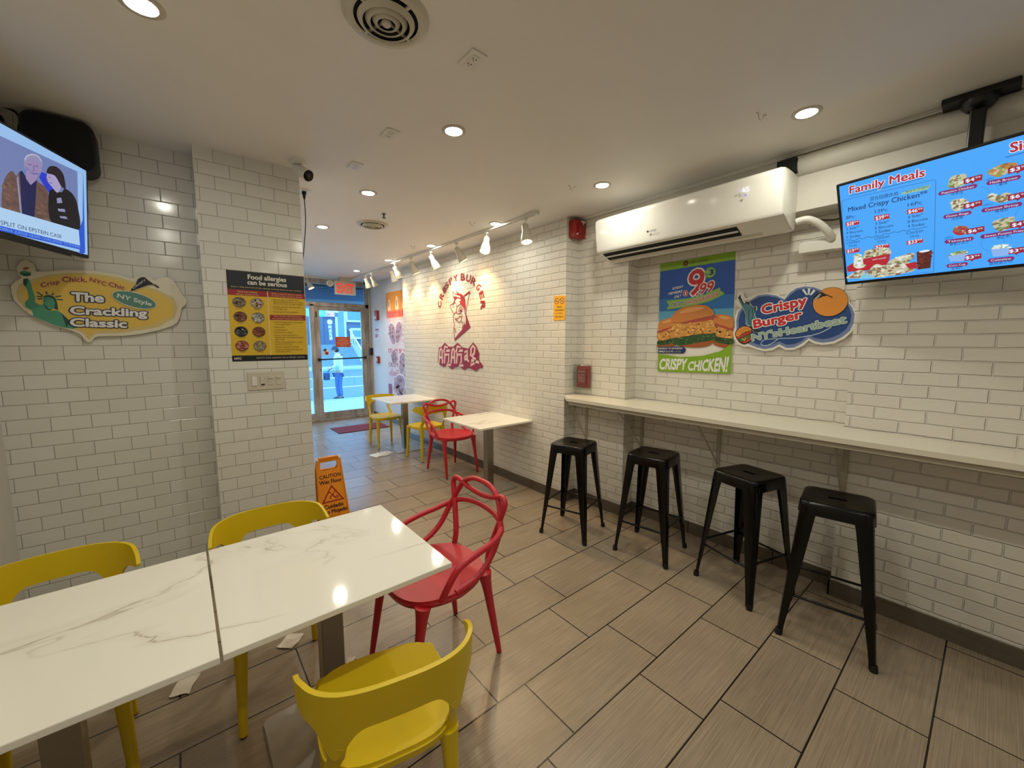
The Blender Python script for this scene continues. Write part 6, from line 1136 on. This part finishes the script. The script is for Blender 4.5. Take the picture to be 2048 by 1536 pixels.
# building across the street
bd_ = tag(empty('building', (10, 31, 0)), 'dark townhouse across the street with wide front steps', 'building')
MB().box(-10, 12, 0, 2, GZ, 11).build('facade', mat('slate_facade', (58, 68, 84), .8, var=.15, scale=1.5), bd_, smooth=False)
k = MB()
for i in range(9): k.box(-4.2, 6, -2.7 + i * .30, 0, GZ, GZ + .17 * (i + 1))
k.build('front_steps', mat('bluestone_steps', (98, 106, 114), .8, var=.05), bd_, smooth=False)
for x0, x1, z0, z1 in ((-1.1, -.35, 1.55, 3.9), (-.05, .85, 1.75, 2.55), (1.1, 2.2, 1.6, 3.9), (-.4, 1.0, 3.0, 5.0), (2.8, 4.6, 1.8, 4.6), (-5.4, -3.6, 1.5, 3.9)):
    w = MB().box(x0, x1, -.10, 0, z0, z1, .01).build('window_frame', mat('pale_window_frame', (176, 190, 196), .6), bd_, smooth=False)
    MB().box(x0 + .15, x1 - .15, -.12, -.10, z0 + .15, z1 - .15).build('window_glass', mat('dark_window_glass', (60, 90, 104), .15), w, smooth=False)
k = MB()
for s in (-.1, 1.0):
    k.tube([(s, -2.6, .9), (s, .0, 2.45)], .045, 8); k.tube([(s, -2.6, GZ), (s, -2.6, .95)], .04, 8)
    for i in range(9): k.tube([(s, -2.4 + i * .28, .0 + i * .18), (s, -2.4 + i * .28, 1.0 + i * .165)], .015, 6)
k.build('stair_railing', mat('white_railing', (226, 228, 228), .6), bd_)
bn = Print((0, 28.2, 0), (1, 0, 0), (0, 0, 1), .004)
bn.board([(7.40, 1.45), (8.10, 1.45), (8.10, 3.16), (7.40, 3.16)], ink(52, 50, 76), .12)
bn.ell((7.76, 2.84), .16, .16, ink(226, 222, 230)); bn.stroke([(7.70, 2.87), (7.76, 2.92), (7.83, 2.86), (7.76, 2.80), (7.79, 2.76)], .035, ink(120, 40, 60))
for i, ch in enumerate('阿杰兄弟'): bn.text(ch, [(7.66, 2.40 - i * .245), (7.86, 2.40 - i * .245), (7.66, 2.60 - i * .245)], ink(228, 232, 240), .02)
tag(bn.build('banner_sign'), 'dark vertical shop banner with white characters across the street', 'sign')
aw = Print((0, 28.0, 0), (1, 0, 0), (0, 0, 1), .004)
aw.board([(5.2, 3.17), (7.50, 3.17), (7.50, 3.63), (5.2, 3.63)], ink(96, 214, 214), .25); aw.text('LIVE', [(7.02, 3.45), (7.4, 3.45), (7.02, 3.57)], ink(30, 110, 140)); aw.text('SEAFOOD', [(6.95, 3.22), (7.45, 3.22), (6.95, 3.33)], ink(30, 110, 140))
tag(aw.build('shop_sign'), 'turquoise shop sign across the street, left of the pink one', 'sign')
aw = Print((0, 28.0, 0), (1, 0, 0), (0, 0, 1), .004)
aw.board([(7.51, 3.18), (8.03, 3.18), (8.03, 3.45), (7.51, 3.45)], ink(206, 124, 222), .2); aw.board([(8.035, 3.18), (8.26, 3.18), (8.26, 3.45), (8.035, 3.45)], ink(60, 72, 150), .2); aw.board([(7.51, 3.46), (8.26, 3.46), (8.26, 3.64), (7.51, 3.64)], ink(222, 214, 226), .2); aw.text('BAR', [(7.56, 3.26), (7.76, 3.26), (7.56, 3.38)], ink(120, 50, 140)); aw.text('NAILS', [(7.6, 3.50), (8.1, 3.50), (7.6, 3.60)], ink(110, 80, 130))
tag(aw.build('shop_sign'), 'pink and purple shop sign across the street above the dark banner', 'sign')
# neighbours left and right so the street does not end in the open
stru(MB().box(-12, -.02, 31, 33, GZ, 9).build('far_facade', mat('pale_brick_facade', (150, 140, 132), .8), smooth=False), 'building further left across the street'); stru(MB().box(22.0, 40, 31, 33, GZ, 12).build('far_facade', mat('warm_facade', (140, 128, 120), .8), smooth=False), 'building further right across the street')
# street-side roller shutter housing over the glass front
sh = tag(empty('roller_shutter', (2.04, 8.95, 2.55)), 'slatted roller shutter housing seen through the glass above the door', 'shutter')
k = MB()
for i in range(9): k.box(-1.33, 1.34, -.28 + i * .07, -.222 + i * .07, .10 - i * .022, .13 - i * .022)
k.build('slat_soffit', mat('blue_grey_slats', (110, 128, 156), .5), sh, smooth=False); MB().box(-1.33, 1.34, -.30, .36, .14, .40).build('housing', mat('shutter_housing', (120, 130, 146), .5), sh, smooth=False)
MB().box(-1.33, 1.34, .36, .40, -.16, .40).build('fascia', mat('pale_fascia', (170, 190, 205), .5), sh, smooth=False)
stru(MB().box(-6, .69, 8.62, 8.8, GZ, 6).box(3.4, 9, 8.62, 8.8, GZ, 6).box(.69, 3.4, 8.62, 8.8, 2.96, 6).build('wall_street', mat('street_masonry', (140, 134, 126), .8), smooth=False), 'outer street wall')

# people outside
def person(loc, rz, label, jacket, trousers, skin, cap, bag=True):
    t = tag(empty('person', loc, rz), label, 'person')
    def skinned(name, V, E, Rr, m, root=0, sub=2, parent=t):
        me = bpy.data.meshes.new(name); me.from_pydata(V, E, []); o = bpy.data.objects.new(name, me); COL.objects.link(o); o.parent = parent
        sk = o.modifiers.new('skin', 'SKIN'); sk.use_smooth_shade = True
        for i, r in enumerate(Rr): d_ = me.skin_vertices[0].data[i]; d_.radius = (r, r) if not isinstance(r, tuple) else r; d_.use_root = (i == root)
        s_ = o.modifiers.new('sub', 'SUBSURF'); s_.levels = sub; s_.render_levels = sub
        for mm in (m if isinstance(m, list) else [m]): me.materials.append(mm)
        return o
    # body faces +y; lightly bent head, forearms forward
    V = [(0, 0, .86), (0, .0, 1.02), (0, .01, 1.20), (0, .01, 1.33), (0, .035, 1.41), (0, .06, 1.47), (0, .075, 1.54), (0, .07, 1.60)]
    Rr = [(.15, .11), (.15, .115), (.16, .115), (.13, .09), (.055, .055), (.062, .07), (.075, .09), (.055, .065)]
    E = [(i, i + 1) for i in range(7)]
    def limb(start, pts, rs):
        prev = start
        for q_, r in zip(pts, rs): V.append(q_); Rr.append(r); E.append((prev, len(V) - 1)); prev = len(V) - 1
        return prev
    for s in (-1, 1):
        limb(0, [(s * .09, 0, .78), (s * .10, .02, .45), (s * .10, -.02, .10), (s * .105, -.03, .045), (s * .115, .12, .035)], [.095, .068, .048, .05, (.045, .035)])
        limb(3, [(s * .18, 0, 1.32), (s * .225, -.03, 1.08), (s * .19, .17, .98), (s * .165, .24, .98)], [.065, .050, .038, .028])
    skinned('body', V, E, Rr, mat('cloth_base_%d' % jacket[0], skin, .7))
    jv = [(0, 0, .84), (0, 0, .98), (0, .01, 1.18), (0, .01, 1.34)]; jr = [(.185, .145), (.18, .14), (.185, .138), (.14, .105)]; je = [(0, 1), (1, 2), (2, 3)]
    for s in (-1, 1):
        b0 = len(jv); jv += [(s * .185, 0, 1.32), (s * .235, -.03, 1.08), (s * .205, .13, 1.0)]; jr += [.085, .070, .056]; je += [(3, b0), (b0, b0 + 1), (b0 + 1, b0 + 2)]
    skinned('jacket', jv, je, jr, mat('jacket_%d%d%d' % jacket, jacket, .85, bump=.6, bscale=18), 0)
    tv_ = [(0, 0, .88)]; trr = [(.155, .12)]; te = []
    for s in (-1, 1):
        b0 = len(tv_); tv_ += [(s * .09, 0, .76), (s * .10, .02, .45), (s * .10, -.02, .09)]; trr += [.108, .084, .074]; te += [(0, b0), (b0, b0 + 1), (b0 + 1, b0 + 2)]
    skinned('trousers', tv_, te, trr, mat('trousers_%d%d%d' % trousers, trousers, .9, bump=.5, bscale=20), 0)
    hd = MB(); M = Matrix.Translation((0, .075, 1.545)); hd.lathe([(.0, .115), (.05, .108), (.085, .07), (.096, .02), (.097, -.005), (.09, -.008)], 24, M); hd.add([(-.07, .09, 1.54), (.07, .09, 1.54), (.055, .20, 1.525), (0, .225, 1.52), (-.055, .20, 1.525), (-.07, .09, 1.548), (.07, .09, 1.548), (.055, .20, 1.533), (0, .225, 1.528), (-.055, .20, 1.533)], [(0, 1, 2, 3, 4), (9, 8, 7, 6, 5), (0, 5, 6, 1), (1, 6, 7, 2), (2, 7, 8, 3), (3, 8, 9, 4), (4, 9, 5, 0)])
    hd.build('cap', mat('cap_%d%d%d' % cap, cap, .9), t)
    MB().lathe([(0, -.075), (.05, -.065), (.078, -.02), (.082, .02), (.06, .045)], 20, Matrix.Translation((0, .045, 1.515))).build('hair', mat('dark_hair', (36, 30, 28), .9), t)
    f = MB(); f.lathe([(0, .0), (.014, -.002), (.018, -.02), (.012, -.045), (0, -.05)], 10, Matrix.Translation((0, .155, 1.525))); f.build('nose', mat('cloth_base_%d' % jacket[0], skin, .7), t)
    e_ = MB()
    for s in (-1, 1): e_.lathe([(0, .009), (.009, 0), (0, -.009)], 8, Matrix.Translation((s * .032, .148, 1.528)))
    e_.build('eye', mat('dark_eye', (20, 18, 18), .3), t)
    for s in (-1, 1):
        MB().lathe([(0, .03), (.012, .02), (.014, -.01), (0, -.028)], 10, Matrix.Translation((s * .082, .06, 1.525))).build('ear', mat('cloth_base_%d' % jacket[0], skin, .7), t)
        for q_ in range(4):
            a = Vector((s * .165 + s * (.018 - q_ * .012), .245, .985)); k_ = MB(); k_.tube([a, a + Vector((-s * .004, .045 - .004 * abs(q_ - 1.4), -.006)), a + Vector((-s * .010, .066 - .005 * abs(q_ - 1.4), -.034))], [.0085, .008, .006], 8); k_.build('finger', mat('cloth_base_%d' % jacket[0], skin, .7), t)
        a = Vector((s * .140, .235, .99)); MB().tube([a, a + Vector((-s * .025, .03, .008)), a + Vector((-s * .030, .058, -.002))], [.010, .009, .007], 8).build('thumb', mat('cloth_base_%d' % jacket[0], skin, .7), t)
        MB().add(*_shoe(s)).build('shoe', mat('dark_shoe', (50, 54, 66), .7), t)
    return t
def _shoe(s):
    m = MB(); m.prism([(x + s * .108, y - .0) for x, y in [(-.045, -.09), (.045, -.09), (.052, .02), (.048, .13), (.025, .17), (-.025, .17), (-.048, .13), (-.052, .02)]], 0, .03); m.prism([(x * .9 + s * .108, y) for x, y in [(-.045, -.085), (.045, -.085), (.05, .02), (.045, .12), (.02, .155), (-.02, .155), (-.045, .12), (-.05, .02)]], .03, .085); return m.v, m.f
PX, PY = 3.70, 12.75
person((PX, PY, GZ), math.radians(62), 'person in a dark cap, pale jacket and jeans standing on the street outside the door', (206, 214, 196), (70, 92, 140), (190, 150, 130), (44, 50, 70))
sb = tag(empty('shoulder_bag', (PX - .33, PY + .12, GZ + .72)), 'blue shoulder bag carried by the person outside the door', 'bag')
MB().box(-.08, .08, -.12, .12, -.10, .13, .035, seg=3).build('pouch', mat('blue_canvas', (48, 76, 120), .8), sb); MB().tube(spline([(.06, .06, .14), (.20, -.02, .34), (.34, -.16, .60), (.46, -.18, .66)], 6), .014, 8).build('strap', mat('dark_strap', (40, 46, 60), .8), sb)
wb = tag(empty('paper_bag', (PX - .52, PY + .10, GZ + .80)), 'white paper bag held in front by the person outside the door', 'bag'); MB().box(-.07, .07, -.12, .12, -.16, .17, .012).build('bag_body', mat('white_paper', (226, 226, 228), .8, bump=.4), wb, smooth=False); MB().tube(spline([(0, -.05, .16), (.05, -.04, .26), (.05, .04, .26), (0, .05, .16)], 5), .006, 6).build('handle', M_PAPER, wb)
person((2.05, 12.6, GZ), math.radians(-20), 'person in dark clothes outside, only a sliver showing left of the door', (64, 76, 104), (50, 54, 66), (150, 116, 100), (40, 40, 48))
